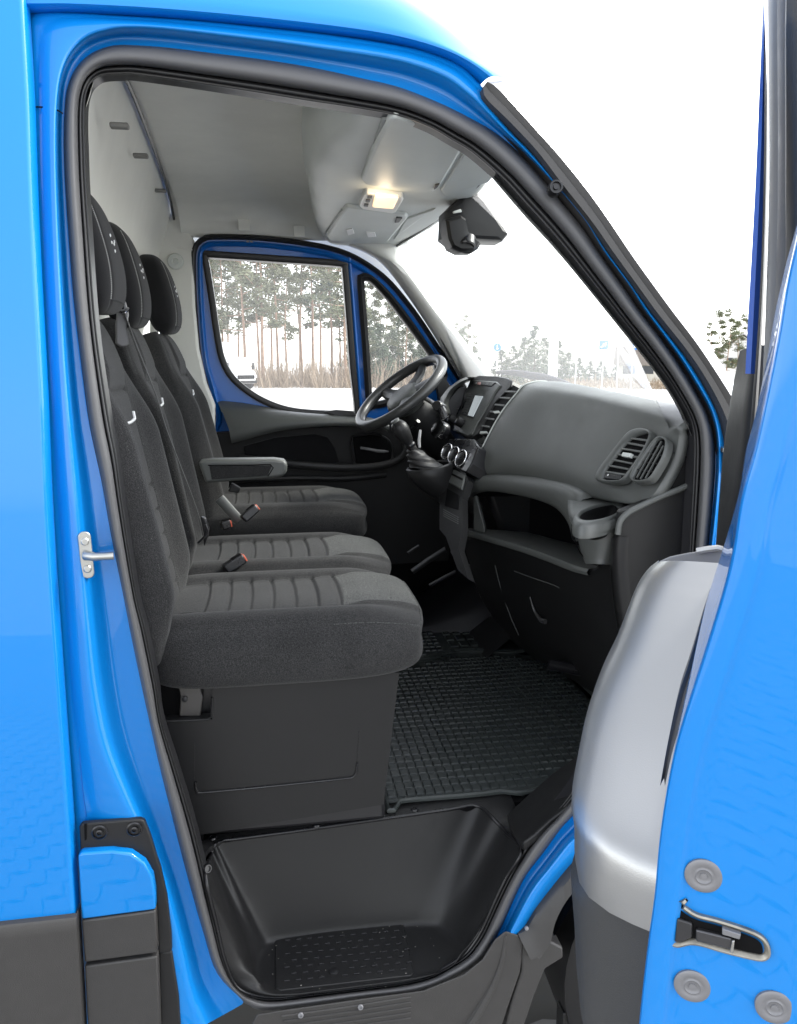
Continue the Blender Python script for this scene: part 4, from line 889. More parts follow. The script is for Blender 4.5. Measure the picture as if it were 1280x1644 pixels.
for k in range(5):
    x = 760.5 + 6.4 * k; splate([(x, 612.6 + .45 * k), (x + 4.6, 613 + .45 * k), (x + 3.4, 617.3 + .45 * k), (x - .6, 616.7 + .45 * k)], .0105, .003, 'switch', DASH if k != 1 else mat('red hazard switch', (.5, .3, .28), .5), stack, .0008)
splate([(750,631),(776,634.5),(759,671),(738,664)], .009, .004, 'radio_screen', PLAST2, stack, .001)
splate([(763,634.5),(775.5,636),(759.5,668.5),(751,666.5)], .0105, .002, 'screen_sky_glow', SCREEN, stack, .0005)
for k in range(7):
    t = k / 7; x, y = 751 - 11 * t, 633 + 29 * t
    splate([(x + 1, y), (x + 9, y + 1.2), (x + 7.6, y + 4), (x - .4, y + 2.8)], .0105, .002, 'radio_button', DASH, stack, .0006)
for x, y in ((731,676),(744,681)):
    MB().lathe(sp_(x, y, .004), sn, [(.016, 0), (.0165, .012), (.0155, .026), (.012, .028), (0, .028)], 28).done('radio_knob', PLAST, stack)
# central air vent between the stack and the pad
cv = [(824,618),(832,622),(828,634),(820,645),(804,668),(788,691),(781,703),(769,694),(782,668),(796,645),(809,630),(820,619)]
v3 = splate(cv, -.006, .03, 'centre_vent', BLACK, stack, 0)
for q0, q1 in (((813,629),(829,630)),((804,639),(820,640)),((796,650),(811,651.5)),((788,661),(802,663)),((781,672),(795,674)),((775,684),(787,686))):
    a, b = sp_(*q0, .006), sp_(*q1, .006); t = sdirv.normalized() * .0028
    MB().prism([a - t, b - t, b + t, a + t], sn * .004).done('vent_slat', DASH, v3, bev=.0006) if False else MB().prism([a - t, b - t, b + t, a + t], sn * .004).done('vent_slat', DASH, stack, bev=.0006)
splate([(791,660),(800,659),(803,662),(794,664)], .013, .004, 'vent_tab', GREY, stack, .001)
splate([(771,692),(781,692),(781,695),(770,696)], .006, .006, 'vent_wheel', GREY, stack, .001)
# climate dials
s0 = s0 + sn * .045
clp = [(722,704),(760,704),(768,716),(757,744),(748,758),(742,756),(712,742),(714,722)]
cl_ = splate(clp, -.02, .06, 'climate_panel', PLAST2, van, .004)
for x, y in ((720.5,726),(731.5,731.5),(743.5,737.5)):
    c = sp_(x, y, -.018); dn = (sn + V(-.1, -.33, -.05)).normalized()
    kn = MB().lathe(c, dn, [(.027, -.006), (.0275, .006), (.0265, .009), (.024, .009), (.0235, .005), (.020, .004), (.019, .012), (.010, .014), (0, .0145)], 36).done('climate_dial', PLAST2, cl_, ang=30)
    MB().lathe(c, dn, [(.0262, .004), (.0285, .006), (.0282, .0105), (.0262, .012), (.0245, .0105), (.0245, .006)], 40).done('dial_ring', CHROME, cl_, ang=0)
splate([(756,704),(772,703),(784,692),(776,706),(766,716),(760,710)], -.062, .03, 'stack_shoulder', DASH, stack, .004)
# oddments tray, coin pocket and drawer low on the stack
lo_ = [(712,744),(722,746),(748,760),(752,772),(742,800),(742,850),(736,880),(752,930),(735,915),(716,862),(706,850),(706,800),(708,770)]
lst = splate(lo_, -.03, .02, 'lower_stack', DASHD, van, 0)
splate([(719,748),(746,762),(740,786),(716,772)], -.024, .01, 'stack_module', DASH, lst, .004)
splate([(719,756),(743,768),(742,771),(718,759)], -.0225, .004, 'module_groove', BLACK, lst, .0005)
splate([(718,784),(737,795),(735,818),(714,812)], -.0275, .004, 'stack_pocket', BLACK, lst, .001)
for k in range(4): splate([(712, 817 + 3.4 * k), (734, 829 + 3.4 * k), (734, 830.3 + 3.4 * k), (712, 818.3 + 3.4 * k)], -.025, .006, 'pocket_rib', DASH, lst, .0004)
for pts, y in (([(706,833),(712,846),(722,858),(734,868)], 1.08), ([(724,885),(732,898),(744,912),(762,926)], 1.02), ([(730,882),(744,900),(758,915)], 1.02)):
    MB().tube(pxs(pts, 16, lambda a, b: PY(a, b, y)), .0028, 8).done('tray_rim', mat('polished rim', (.3, .3, .32), .25, metal=.7) if 'polished rim' not in bpy.data.materials else bpy.data.materials['polished rim'], lst)
# ---------------------------------------------------------------- steering wheel, column, stalks
wc = PY(643, 630, 1.42); wn = V(-.62, -.16, .77).normalized(); wa = V(0, 1, 0); wa = (wa - wn * wa.dot(wn)).normalized(); wb = wn.cross(wa)
RW = .176
ring = [wc + wa * (RW * cos(2 * pi * k / 72)) + wb * (RW * sin(2 * pi * k / 72)) for k in range(72)]
wheel = MB().tube(ring, .0185, 14, closed=True).done('steering_wheel', WHL, van, ang=0)
hubp = []
for rr, d in ((.02, .03), (.05, .028), (.068, .02), (.076, .004), (.072, -.02), (.05, -.05), (.04, -.1)):
    hubp.append([wc - wn * .03 + wn * d + wa * (rr * 1.05 * se(cos(2 * pi * k / 40), 9) * 0 + rr * 1.1 * cos(2 * pi * k / 40)) + wb * (rr * .95 * sin(2 * pi * k / 40)) for k in range(40)])
MB().grid(hubp, cu=True, cap=True).done('wheel_hub', DASH, wheel, ang=0)
for a in (10, 170, 235, 305):
    d = wa * cos(radians(a)) + wb * sin(radians(a))
    MB().tube([wc - wn * .02 + d * .055, wc - wn * .018 + d * .12, wc + d * RW], [.032, .026, .018], 10, flat=.45, upv=tuple(wn.cross(d))).done('wheel_spoke', WHL, wheel)
cax = -wn
MB().lathe(wc - wn * .05, cax, [(.05, 0), (.066, .02), (.07, .08), (.062, .15), (.05, .26), (0, .27)], 32).done('steering_column', DASHD, van, ang=40)
for pts, r in (([(684,640,1.38),(694,646,1.30),(701,652,1.2)], .008), ([(700,650,1.2),(709,658,1.16),(715,672,1.15)], .014), ([(660,690,1.4),(672,676,1.36)], .007)):
    MB().tube(spl([PY(*q) for q in pts], 12), r, 10).done('column_stalk', PLAST2, van)
MB().lathe(PY(705, 653, 1.17), (-.6, -.6, .3), [(.017, -.02), (.018, .008), (.015, .014), (0, .014)], 20).done('stalk_end', PLAST2, van)
kl = MB().lathe(PY(706, 690, 1.22), (-.75, -.45, .3), [(.03, -.02), (.03, .0), (.026, .006), (.016, .006), (.014, .001), (0, .001)], 28).done('ignition_lock', PLAST2, van)
MB().lathe(PY(706, 690, 1.22), (-.75, -.45, .3), [(.025, .002), (.029, .004), (.029, .010), (.025, .010)], 28).done('lock_ring', CHROME, kl)
# instrument hood
ih = pxs([(716,668),(712,650),(722,628),(738,614),(752,608)], 30, lambda x, y: PY(x, y, 1.36))
MB().grid([ih, [p + V(.0, .02, .006) for p in ih], [p + V(.05, .10, .004) for p in ih], [p + V(.09, .28, -.01) for p in ih]]).done('instrument_hood', DASH, van, ang=0)
MB().prism([PY(x, y, 1.44) for x, y in ((716,668),(720,642),(736,622),(750,618),(742,650),(728,680))], (.02, .22, 0)).done('instrument_panel', PLAST2, van, bev=.004)
# ---------------------------------------------------------------- gear lever with gaiter
gk0, gk1, gk2, gk3 = PY(638, 681, 1.12), PY(648, 700, 1.12), PY(660, 716, 1.12), PY(684, 752, 1.12)
ga = (gk0 - gk2).normalized()
lev = MB().lathe(gk2, ga, [(.0, -.10), (.014, -.1), (.014, .0), (.013, .012), (.019, .022), (.024, .040), (.027, .058), (.026, .074), (.018, .088), (.006, .093), (0, .094)], 28).done('gear_lever', PLAST, van, ang=0)
MB().lathe(gk0, ga, [(.014, .008), (.0145, .0155), (.012, .0165), (0, .0165)], 20).done('shift_pattern_cap', DASH, lev)
MB().lathe(gk2, ga, [(.0145, -.004), (.0165, 0), (.0165, .006), (.0145, .009)], 20).done('lever_collar', PLAST2, lev)
gc = PY(690, 752, 1.12); gcb = V(0, 0, 1); rows = []
gtop = PY(664, 722, 1.12); bx, by = V(.075, 0, .0), V(0, .075, .0)
for k in range(14):
    t = k / 13; c = gtop.lerp(gc, t); rr = .017 + (.066 - .017) * t ** .8 + .0035 * sin(t * 19)
    rows.append([c + V(cos(2 * pi * j / 40) * rr, sin(2 * pi * j / 40) * rr, -.01 * t * cos(2 * pi * j / 40) + .002 * sin(6 * pi * j / 40 + k)) for j in range(40)])
MB().grid(rows, cu=True).done('gear_gaiter', mat('black gaiter leather', (.016, .016, .017), .5, bump=.5, bscale=250), lev, ang=0)
rows = []
for d, rr, sx_ in ((.006, .062, 0), (.010, .066, 0), (.012, .071, 0), (.006, .076, .0), (-.02, .076, .01), (-.05, .070, .035), (-.09, .06, .08), (-.14, .05, .13)):
    rows.append([gc + V(cos(2 * pi * j / 40) * rr + sx_, sin(2 * pi * j / 40) * rr, d + .012 * cos(2 * pi * j / 40)) for j in range(40)])
MB().grid(rows, cu=True).done('gaiter_console', PLAST, van, ang=0)
# thin bright key tag hanging under the column
kq = spl([PY(*q) for q in ((675,690,1.3),(674,698,1.3),(673,708,1.3),(674,719,1.3))], 12)
ko = MB().tube(kq, [.004, .0045, .005, .005, .005, .005, .005, .005, .005, .005, .0045, .003], 8, flat=.35).done('key_tag', WHITE)
tag(ko, 'thin white key tag hanging below the steering wheel beside the gear lever', 'key tag')
# wiper lying at the foot of the windscreen
wq = spl([PY(*q) for q in ((797,598,1.7),(822,598,1.65),(850,602,1.6),(880,607,1.55),(905,614,1.5),(926,622,1.45))], 30)
wp = MB().tube(wq, [.006 + .008 * sin(pi * i / 29) for i in range(30)], 8, flat=.6).done('wiper', mat('grey wiper blade', (.08, .08, .09), .4), van)
# ================================================================ driver's door on the far side
def yf(z): return 1.90 - .05 * max(0, z - .9) ** 2
def PF(px, py, off=0.):
    y = 1.85
    for _ in range(8): y = yf(PY(px, py, y).z) + off
    return PY(px, py, y)
fo_ = [(352,720),(345,668),(334,622),(322,575),(315,500),(312,425),(315,398),(326,386),(345,382),(420,384),(500,394),(552,407),(592,428),(628,458),(668,508),(700,556),(728,596),(748,632),(760,700),(700,740),(560,740)]
win = [(329,410),(334,409),(440,416),(549,424),(553,430),(559,500),(566,590),(573,662),(560,664),(500,662),(462,657),(430,646),(400,629),(372,604),(357,575),(349,535),(341,480),(333,430)]
qw = [(580,452),(584,447),(592,445),(602,451),(625,476),(655,515),(685,556),(707,588),(712,604),(700,618),(650,638),(600,650),(594,646),(588,560)]
O_ = pxs(fo_, 150, lambda x, y: PF(x, y), True); W_ = pxs(win, 110, lambda x, y: PF(x, y, .004), True); Q_ = pxs(qw, 80, lambda x, y: PF(x, y, .004), True)
dd = plate_holes('driver_door', O_, [W_, Q_], (0, .05, 0), PAINT_DIM, van, ang=30)
# raised inner rim, black outer seal, window channels
def ringband(lp, w0, w1, d0, d1, name, m, par, bulge=.0):
    I0, I1 = inset(lp, w0), inset(lp, w1); md = inset(lp, (w0 + w1) / 2)
    MB().grid([[p + V(0, .03, 0) for p in I0], [p + V(0, d0, 0) for p in I0], [p + V(0, d0 - bulge, 0) for p in md], [p + V(0, d1, 0) for p in I1], [p + V(0, .045, 0) for p in I1]], cu=True).done(name, m, par, ang=50)
ringband(O_, -.012, .006, -.012, -.010, 'door_seal', SEALB, dd, .006)
ringband(O_, .012, .030, -.006, -.004, 'pressed_rim', PAINT_DIM, dd, .006)
ringband(W_, -.014, .010, -.008, -.006, 'window_channel', SEALB, dd, .004)
ringband(Q_, -.016, .012, -.012, -.008, 'quarter_seal', SEALB, dd, .008)
MB().add([p + V(0, .03, 0) for p in W_], [list(range(len(W_)))]).done('window_glass', GLASS, dd, fix=False)
MB().add([p + V(0, .03, 0) for p in Q_], [list(range(len(Q_)))]).done('quarter_glass', GLASS, dd, fix=False)
MB().tube(pxs([(561,412),(566,470),(573,560),(580,655)], 20, lambda x, y: PF(x, y, -.004)), .006, 8).done('pillar_fold', PAINT_DIM, dd)
for x, y in ((398,389),(404,389)): MB().lathe(PF(x, y, -.004), (0, -1, 0), [(.006, -.002), (.006, .004), (0, .005)], 10).done('frame_clip', ZINC, dd)
# door card: sloping ledge, shoulder, dark lower panel with pocket and pull
led = [(349,645),(360,644),(388,647),(420,652),(464,660),(520,665),(575,668)]
ldf = [(368,690),(390,685),(440,676),(500,672),(560,674),(612,678),(625,682)]
ldb = [(372,712),(395,706),(444,693),(500,686),(560,684),(612,688),(625,694)]
A = pxs(led, 50, lambda x, y: PF(x, y, -.01)); B = spl([PY(x, y, yy) for (x, y), yy in zip(ldf, (1.78,1.77,1.75,1.73,1.72,1.72,1.72))], 50); Cc = spl([PY(x, y, yy) for (x, y), yy in zip(ldb, (1.78,1.77,1.75,1.73,1.72,1.72,1.72))], 50)
MB().grid([[p + V(0, .04, 0) for p in A], A, [a.lerp(b, .5) + V(0, 0, .008) for a, b in zip(A, B)], B, [b.lerp(c, .5) + V(0, -.006, 0) for b, c in zip(B, Cc)], Cc, [p + V(0, .09, .0) for p in Cc]]).done('door_ledge', DASH, dd, ang=0)
MB().lathe(PF(359, 657, -.03), (0, -1, .4), [(.011, -.01), (.011, .002), (.009, .003), (0, .003)], 20).done('ledge_plug', DASH, dd)
MB().prism([PY(x, y, 1.82) for x, y in ((340,695),(640,680),(700,690),(730,780),(720,900),(420,920),(330,800))], (0, .05, 0)).done('door_card', DASHD, dd)
MB().prism([PY(x, y, 1.81) for x, y in ((392,716),(440,703),(505,697),(526,702),(538,720),(545,742),(535,746),(460,741),(392,729))], (0, .02, 0)).done('door_insert', FABD, dd, bev=.004)
bd = spl([PY(*q) for q in ((385,735,1.79),(440,742,1.76),(500,748,1.74),(560,751,1.74),(610,748,1.75),(640,738,1.76),(652,720,1.77),(650,702,1.78))], 40)
MB().tube(bd, .016, 10, flat=.7).done('door_pull', PLAST, dd)
MB().prism([PY(x, y, 1.815) for x, y in ((566,702),(600,698),(622,704),(630,722),(626,740),(600,745),(572,744))], (0, .02, 0)).done('handle_bowl', BLACK, dd, bev=.004)
MB().tube(spl([PY(*q) for q in ((566,700,1.80),(598,697,1.79),(620,703,1.79),(630,718,1.79),(628,738,1.79),(604,746,1.80),(572,746,1.80),(563,722,1.8),(566,700,1.80))], 50), .004, 8).done('bowl_rim', PLAST, dd)
MB().tube(spl([PY(*q) for q in ((579,719,1.80),(592,721,1.79),(608,724,1.785),(624,725,1.79))], 14), [.006] * 12 + [.004, .003], 10, flat=.6).done('inner_handle', mat('satin grey handle', (.16, .16, .165), .3), dd)
MB().tube(spl([PY(*q) for q in ((330,772,1.8),(400,770,1.79),(480,768,1.79),(560,768,1.79),(620,762,1.8))], 30), .012, 8).done('pocket_rim', PLAST, dd)
MB().prism([PY(x, y, 1.80) for x, y in ((696,574),(712,602),(738,640),(736,690),(712,690),(704,640))], (0, .03, 0)).done('mirror_sail', PLAST, dd, bev=.004)
MB().prism([PY(x, y, 1.79) for x, y in ((520,661),(540,658),(568,660),(574,668),(540,668))], (0, .02, 0)).done('window_sill_seal', SEALB, dd, bev=.003)
# ================================================================ open passenger door, hinged at the front pillar
DHI = V(.86, .05, 0); DU = V(-.543, -.84, 0).normalized(); DN = V(DU.y, -DU.x, 0)
def DL(u, n, z): return DHI + DU * u + DN * n + V(0, 0, z)
def PD(px, py, u): return PN(px, py, DHI + DU * u, DU)
def uz(z):     # rear edge of the door leans: nearer at the top
    return 1.11
le = [(975,2300),(1000,1960),(1014,1790),(1025,1644),(1039,1520),(1050,1440),(1055,1375),(1065,1299),(1083,1205),(1108,1122),(1130,1054),(1161,953),(1177,886),(1190,801),(1212,722),(1231,633),(1250,538),(1262,462),(1278,390),(1296,310)]
ed = pxs(le, 70, lambda x, y: PD(x, y, 1.11))
pd = empty  # noqa
W = DN * -1
def shift(pts, n, u=0): return [p - DN * n + DU * u for p in pts]
TH = .16
rows = [shift(ed, .004, -.30), shift(ed, 0, -.02), shift(ed, 0, -.004), shift(ed, .0012, -.0012), shift(ed, .004, 0), shift(ed, .0135, .001), shift(ed, .0155, .0000), shift(ed, .018, -.0025), shift(ed, .0215, -.0035), shift(ed, .03, -.0035), shift(ed, .06, -.0035), shift(ed, .10, -.003), shift(ed, TH, -.003), shift(ed, TH, -.3)]
door = MB().grid(rows).done('passenger_door', PAINT, van, ang=40, sub=1)
# ledge that kinks round the latch
# latch opening: pressed slot with steel lips, its inner darkness painted as a black plate
def pl(x, y, o=0.): return PD(x, y, 1.1068) + DU * o
slot = [(1076,1440),(1080,1437),(1090,1441),(1101,1453),(1120,1465),(1150,1473),(1186,1484),(1215,1495),(1230,1506),(1237,1520),(1236,1534),(1224,1540),(1200,1536),(1160,1526),(1130,1517),(1110,1514),(1090,1518),(1078,1515),(1070,1509),(1072,1488)]
L0 = pxs(slot, 90, lambda x, y: pl(x, y, .0008), True); cs = sum(L0, Vector()) / 90
L1 = inset(L0, .0045); 
def mv(l, d): return [p + DU * d for p in l]
lt_ = MB().grid([mv(L0, -.003), mv(L0, .0016), mv(inset(L0, .0012), .0022), mv(inset(L0, .003), .0012), mv(L1, -.003), mv(L1, -.016)], cu=True).done('door_latch', mat('worn tan grey steel', (.26, .245, .21), .4, metal=.7, bump=.2, bscale=250, var=.3, vscale=60), door, ang=50)
MB().add(mv(L1, .0006) , [list(range(90))]).done('latch_dark_plate', BLACK, lt_)
MB().prism([pl(x, y, .0006) for x, y in ((1073,1509),(1076,1443),(1081,1440),(1084,1460),(1082,1500),(1080,1513))], DU * .0018).done('latch_cheek', mat('blue enamel with painted shadow', (.004, .02, .09), .3), lt_, bev=.0004)  # shadow inside the slot put into the enamel colour
MB().prism([pl(x, y, .0006) for x, y in ((1088,1470),(1112,1478),(1112,1500),(1096,1508),(1084,1508))], DU * .003).done('latch_claw', DARKM, lt_, bev=.001)
MB().prism([pl(x, y, .0006) for x, y in ((1118,1486),(1176,1500),(1176,1518),(1118,1504))], DU * .004).done('latch_claw', mat('worn dark steel', (.08, .08, .085), .3, metal=.8), lt_, bev=.001)
MB().prism([pl(x, y, .0006) for x, y in ((1160,1482),(1190,1492),(1188,1500),(1160,1492))], DU * .005).done('latch_plate', ZINC, lt_, bev=.0006)
MB().prism([pl(x, y, .0006) for x, y in ((1176,1500),(1180,1500),(1178,1520),(1172,1518))], DU * .006).done('latch_pin', METAL, lt_, bev=.0005)
for x, y in ((1130,1406),(1112,1583),(1244,1617)):
    p = pl(x, y)
    MB().lathe(p, DU + DN * -.12, [(.0118, -.002), (.0118, .0006), (.0112, .0011), (.0075, .0013), (.007, .0009), (.0055, .0009), (.005, .0014), (.0042, .0005), (.0025, .0005), (.0022, .0013), (0, .0014)], 36).done('latch_screw', ZINC, door, ang=50)
# inner panel: upper armrest moulding and lower pocket
si = [(1055,906),(1036,922),(1017,953),(989,1025),(964,1078),(942,1140),(927,1209),(917,1272),(922,1310),(923,1357),(927,1380)]
def uc(y):
    t = max(0, (y - 790) / 485); return .60 + .375 * (t - math.log(1 + math.exp(26 * (t - 1))) / 26)
sil = [PD(p.x, p.y, uc(p.y)) for p in spl([(a, b, 0) for a, b in si], 60)]
TL = ((.8, -.30, -.12), (1, -.08, -.03), (1, -.02, 0), (.99, 0, 0), (.965, .014, 0), (.9, .03, 0), (.75, .046, 0), (.5, .058, 0), (.25, .064, 0), (0, .068, 0))
def panel(sil, name, m, top=False):
    rws = []
    for t, du, dz in TL:
        row = []
        for p in sil:
            u = (p - DHI).dot(DU); n = (p - DHI).dot(DN); zf = p.z + dz + .36 * max(0, du) * sm(1.36, 1.45, p.z); n0 = edge_n(zf + .03 * max(0, 1 - t) * sm(1.30, 1.4, p.z) * 3 * .5) - .004
            row.append(DL(u + du, n0 + (n - n0) * t, zf))
        rws.append(row)
    if top:
        p = sil[0]; u = (p - DHI).dot(DU); n = (p - DHI).dot(DN); n0 = edge_n(p.z) - .004
        tops = [r[0] for r in rws]; m2 = MB().grid([tops, [DL(u + .03, n0 + (n - n0) * .35, p.z - .002)] * len(tops)], cu=False)
        o = MB().grid(rws).done(name, m, door, ang=0); return o
    return MB().grid(rws).done(name, m, door, ang=0)
def edge_n(z):
    best = min(ed, key=lambda p: abs(p.z - z)); return (best - DHI).dot(DN)
PANU = mat('grey door moulding', (.38, .38, .372), .34, metal=.8, spec=.5, bump=.12, bscale=900)
PANL = mat('dark door pocket plastic', (.04, .04, .039), .45, bump=.3, bscale=900)
up_ = panel(sil, 'door_moulding', PANU)
# strip along the top of the moulding, with the pale rubber at the glass
q = [(1052,908),(1060,900),(1076,893),(1100,888),(1130,883),(1168,878),(1178,880),(1174,905),(1120,915),(1068,920)]
MB().prism([PD(x, y, .625) for x, y in q], DU * -.05 + V(0, 0, -.02)).done('window_ledge', mat('pale ledge rubber', (.2, .2, .2), .4), up_, bev=.002)
MB().tube([PD(x, y, .63) for x, y in ((1119,885),(1135,882),(1152,880),(1160,882))], .004, 8).done('ledge_clip', PANU, up_)
# hand grip along the edge: recess shade put into a darker grey strip
gr = [(1142,948),(1150,955),(1148,985),(1132,1040),(1112,1100),(1092,1170),(1070,1265),(1058,1262),(1070,1200),(1088,1120),(1108,1062),(1116,1030),(1128,985)]
gsi = pxs([(917,1386),(918,1411),(923,1470),(925,1520),(930,1570),(935,1600),(945,1644),(957,1700),(985,1850),(1000,2200)], 50, lambda x, y: PD(x, y, .972))
sil2 = [p for p in gsi]
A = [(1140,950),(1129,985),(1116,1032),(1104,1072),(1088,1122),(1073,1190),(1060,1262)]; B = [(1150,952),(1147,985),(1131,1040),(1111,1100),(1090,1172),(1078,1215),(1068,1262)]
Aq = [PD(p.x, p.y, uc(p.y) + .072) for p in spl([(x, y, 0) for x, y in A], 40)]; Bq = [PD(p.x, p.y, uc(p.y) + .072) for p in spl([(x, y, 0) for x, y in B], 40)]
MB().grid([[p - DU * .03 for p in Aq], Aq, [a_.lerp(b_, .5) - DU * .012 for a_, b_ in zip(Aq, Bq)], Bq, [p - DU * .03 for p in Bq]]).done('grip_recess_shade', mat('grip grey with painted shade', (.07, .07, .072), .5), up_, ang=40)
lw = panel([sil[-1] - DN * .003 + V(0, 0, .003)] + sil2, 'door_pocket', PANL)
# window frame: painted inner flange, bright strip, rubber channel, outer flange
def strip(pts0, pts1, u0, u1, name, m, par):
    A = pxs(pts0, 24, lambda x, y: PD(x, y, u0)); B = pxs(pts1, 24, lambda x, y: PD(x, y, u1))
    return MB().grid([[p - DU * .03 for p in A], A, [a.lerp(b, .5) + DU * .004 for a, b in zip(A, B)], B, [p - DU * .03 for p in B]]).done(name, m, par, ang=40)
wf_ = strip([(1232,-60),(1226,0),(1214,280),(1202,500),(1197,600)], [(1238,-60),(1232,0),(1228,280),(1219,500),(1214,600)], .62, .62, 'window_frame', mat('dull blue frame enamel', (.02, .07, .32), .35, coat=.4), door)
strip([(1236,-60),(1230,0),(1227,280),(1219,500),(1200,760)], [(1243,-60),(1236,0),(1233,280),(1226,500),(1210,760)], .64, .64, 'frame_moulding', SEALB, wf_)
MB().tube(pxs([(1234,-60),(1230,0),(1234,120),(1236,240),(1234,400),(1231,520),(1226,640),(1222,760)], 40, lambda x, y: PD(x, y, .66)), .0016, 6).done('bright_strip', CHROME, wf_)
strip([(1241,-60),(1235,0),(1236,280),(1228,560),(1216,760)], [(1256,-60),(1250,0),(1252,280),(1246,500),(1226,760)], .70, .72, 'window_channel', mat('grey window channel', (.13, .13, .13), .4), wf_)
strip([(1255,-60),(1249,0),(1250,280),(1244,500),(1226,720)], [(1270,-60),(1265,0),(1264,280),(1262,460),(1240,640)], .73, .75, 'rubber_channel', SEAL, wf_)
strip([(1268,-60),(1263,0),(1263,280),(1260,480),(1226,760)], [(1320,-60),(1316,0),(1300,280),(1285,480),(1240,760)], .77, .79, 'frame_rubber', SEALB, wf_)
# dark mirror-corner moulding near the hinge
sa = [(1190,566),(1181,600),(1172,650),(1162,720),(1156,790),(1150,870),(1145,950)]; sb_ = [(1216,554),(1218,600),(1212,650),(1206,720),(1196,790),(1184,870),(1180,950)]
A = pxs(sa, 40, lambda x, y: PD(x, y, .40)); B = pxs(sb_, 40, lambda x, y: PD(x, y, .55)); top_ = PD(1206, 557, .48)
MB().grid([[p - DU * .2 for p in A], A, [a.lerp(b, .25) + DN * .006 for a, b in zip(A, B)], [a.lerp(b, .7) + DN * .004 for a, b in zip(A, B)], B, [p - DN * .03 for p in B]]).done('mirror_corner', PLAST, door, ang=0)
# ================================================================ outside: paved lot, trees, signs, parked truck
def gmat():
    m = mat('pale concrete lot', (.5, .49, .47), .9, bump=.4, bscale=30, var=.12, vscale=1.5); return m
g = MB().grid([[V(x, y, 0) for x in (-2500, -60, 60, 2500)] for y in (-2500, -60, 60, 2500)]).done('ground', gmat(), None, fix=True, smooth=False); tag(g, kind='structure')
# interlocking pavers by the van (mirrored in its side): wavy-edged blocks with open joints
pm = mat('grey concrete paver', (.25, .245, .235), .85, bump=.5, bscale=120, var=.12, vscale=2.2)
mb = MB(); pw, ph, jn = .20, .10, .006
def blk(cx, cy, rot):
    c, s = cos(rot), sin(rot); a, b, k = pw / 2 - jn / 2, ph / 2 - jn / 2, .012
    o = [(-a, -b), (-a * .5, -b + k), (0, -b), (a * .5, -b - k), (a, -b), (a + k * .6, 0), (a, b), (a * .5, b - k), (0, b), (-a * .5, b + k), (-a, b), (-a + k * .6, 0)]
    P = [V(cx + x * c - y * s, cy + x * s + y * c, .005) for x, y in o]; z = V(0, 0, .026 + random.uniform(-.0015, .0015)); ct = V(cx, cy, .004)
    mb.add(P + [p.lerp(ct, .04) + z for p in P], [[j, (j + 1) % 12, 12 + (j + 1) % 12, 12 + j] for j in range(12)] + [[12 + j for j in range(12)]])
random.seed(3)
for i in range(46):
    for j in range(70): blk(-5.2 + i * pw + (.1 if j % 2 else 0), -6.6 + j * ph, 0)
js = MB().prism([(-5.4, -6.8, 0), (4.1, -6.8, 0), (4.1, .6, 0), (-5.4, .6, 0)], (0, 0, .008)).done('joint_sand', mat('dark joint sand', (.12, .115, .105), .95), None); tag(js, kind='structure')
pv = mb.done('pavers', pm, None, smooth=False); tag(pv, kind='stuff'); pv.name = 'paver_bed'
# ---------------------------------------------------------------- trees
BARK = mat('reddish pine bark', (.27, .18, .125), .9, bump=.6, bscale=12, var=.3, vscale=3)
BARKG = mat('grey brown bark', (.10, .085, .07), .9, bump=.6, bscale=12, var=.3, vscale=3)
def leafm(n, c1, c2):
    m = mat(n, c1, .7, var=0); t = m.node_tree; b = t.nodes['Principled BSDF']
    r = t.nodes.new('ShaderNodeTexNoise'); r.inputs['Scale'].default_value = .9; tc = t.nodes.new('ShaderNodeTexCoord'); t.links.new(tc.outputs['Object'], r.inputs['Vector'])
    cr_ = t.nodes.new('ShaderNodeValToRGB'); cr_.color_ramp.elements[0].position = .35; cr_.color_ramp.elements[1].position = .65
    cr_.color_ramp.elements[0].color = (*c1, 1); cr_.color_ramp.elements[1].color = (*c2, 1)
    t.links.new(r.outputs[0], cr_.inputs[0]); t.links.new(cr_.outputs[0], b.inputs['Base Color']); return m
NEEDLE = leafm('pine needles', (.085, .10, .05), (.145, .155, .085))
SPRUCE = leafm('spruce needles', (.055, .085, .05), (.10, .13, .075))
TWIG = leafm('bare brown twigs', (.2, .15, .10), (.3, .235, .165))
def clump(mb, c, r, n, sz, flat=.6, m=0, rnd=random):
    for _ in range(n):
        d = V(rnd.gauss(0, 1), rnd.gauss(0, 1), rnd.gauss(0, 1)); d = d.normalized() * (r * rnd.random() ** .45); d.z *= flat
        p = c + d; a = V(rnd.gauss(0, 1), rnd.gauss(0, 1), rnd.gauss(0, .6)).normalized(); b = a.cross(V(rnd.gauss(0, 1), rnd.gauss(0, 1), rnd.gauss(0, 1))).normalized()
        s = sz * rnd.uniform(.6, 1.4); mb.add([p - a * s, p - b * s * .35 + a * s * .1, p + a * s, p + b * s * .35 - a * s * .1], [[0, 1, 2, 3]], m)
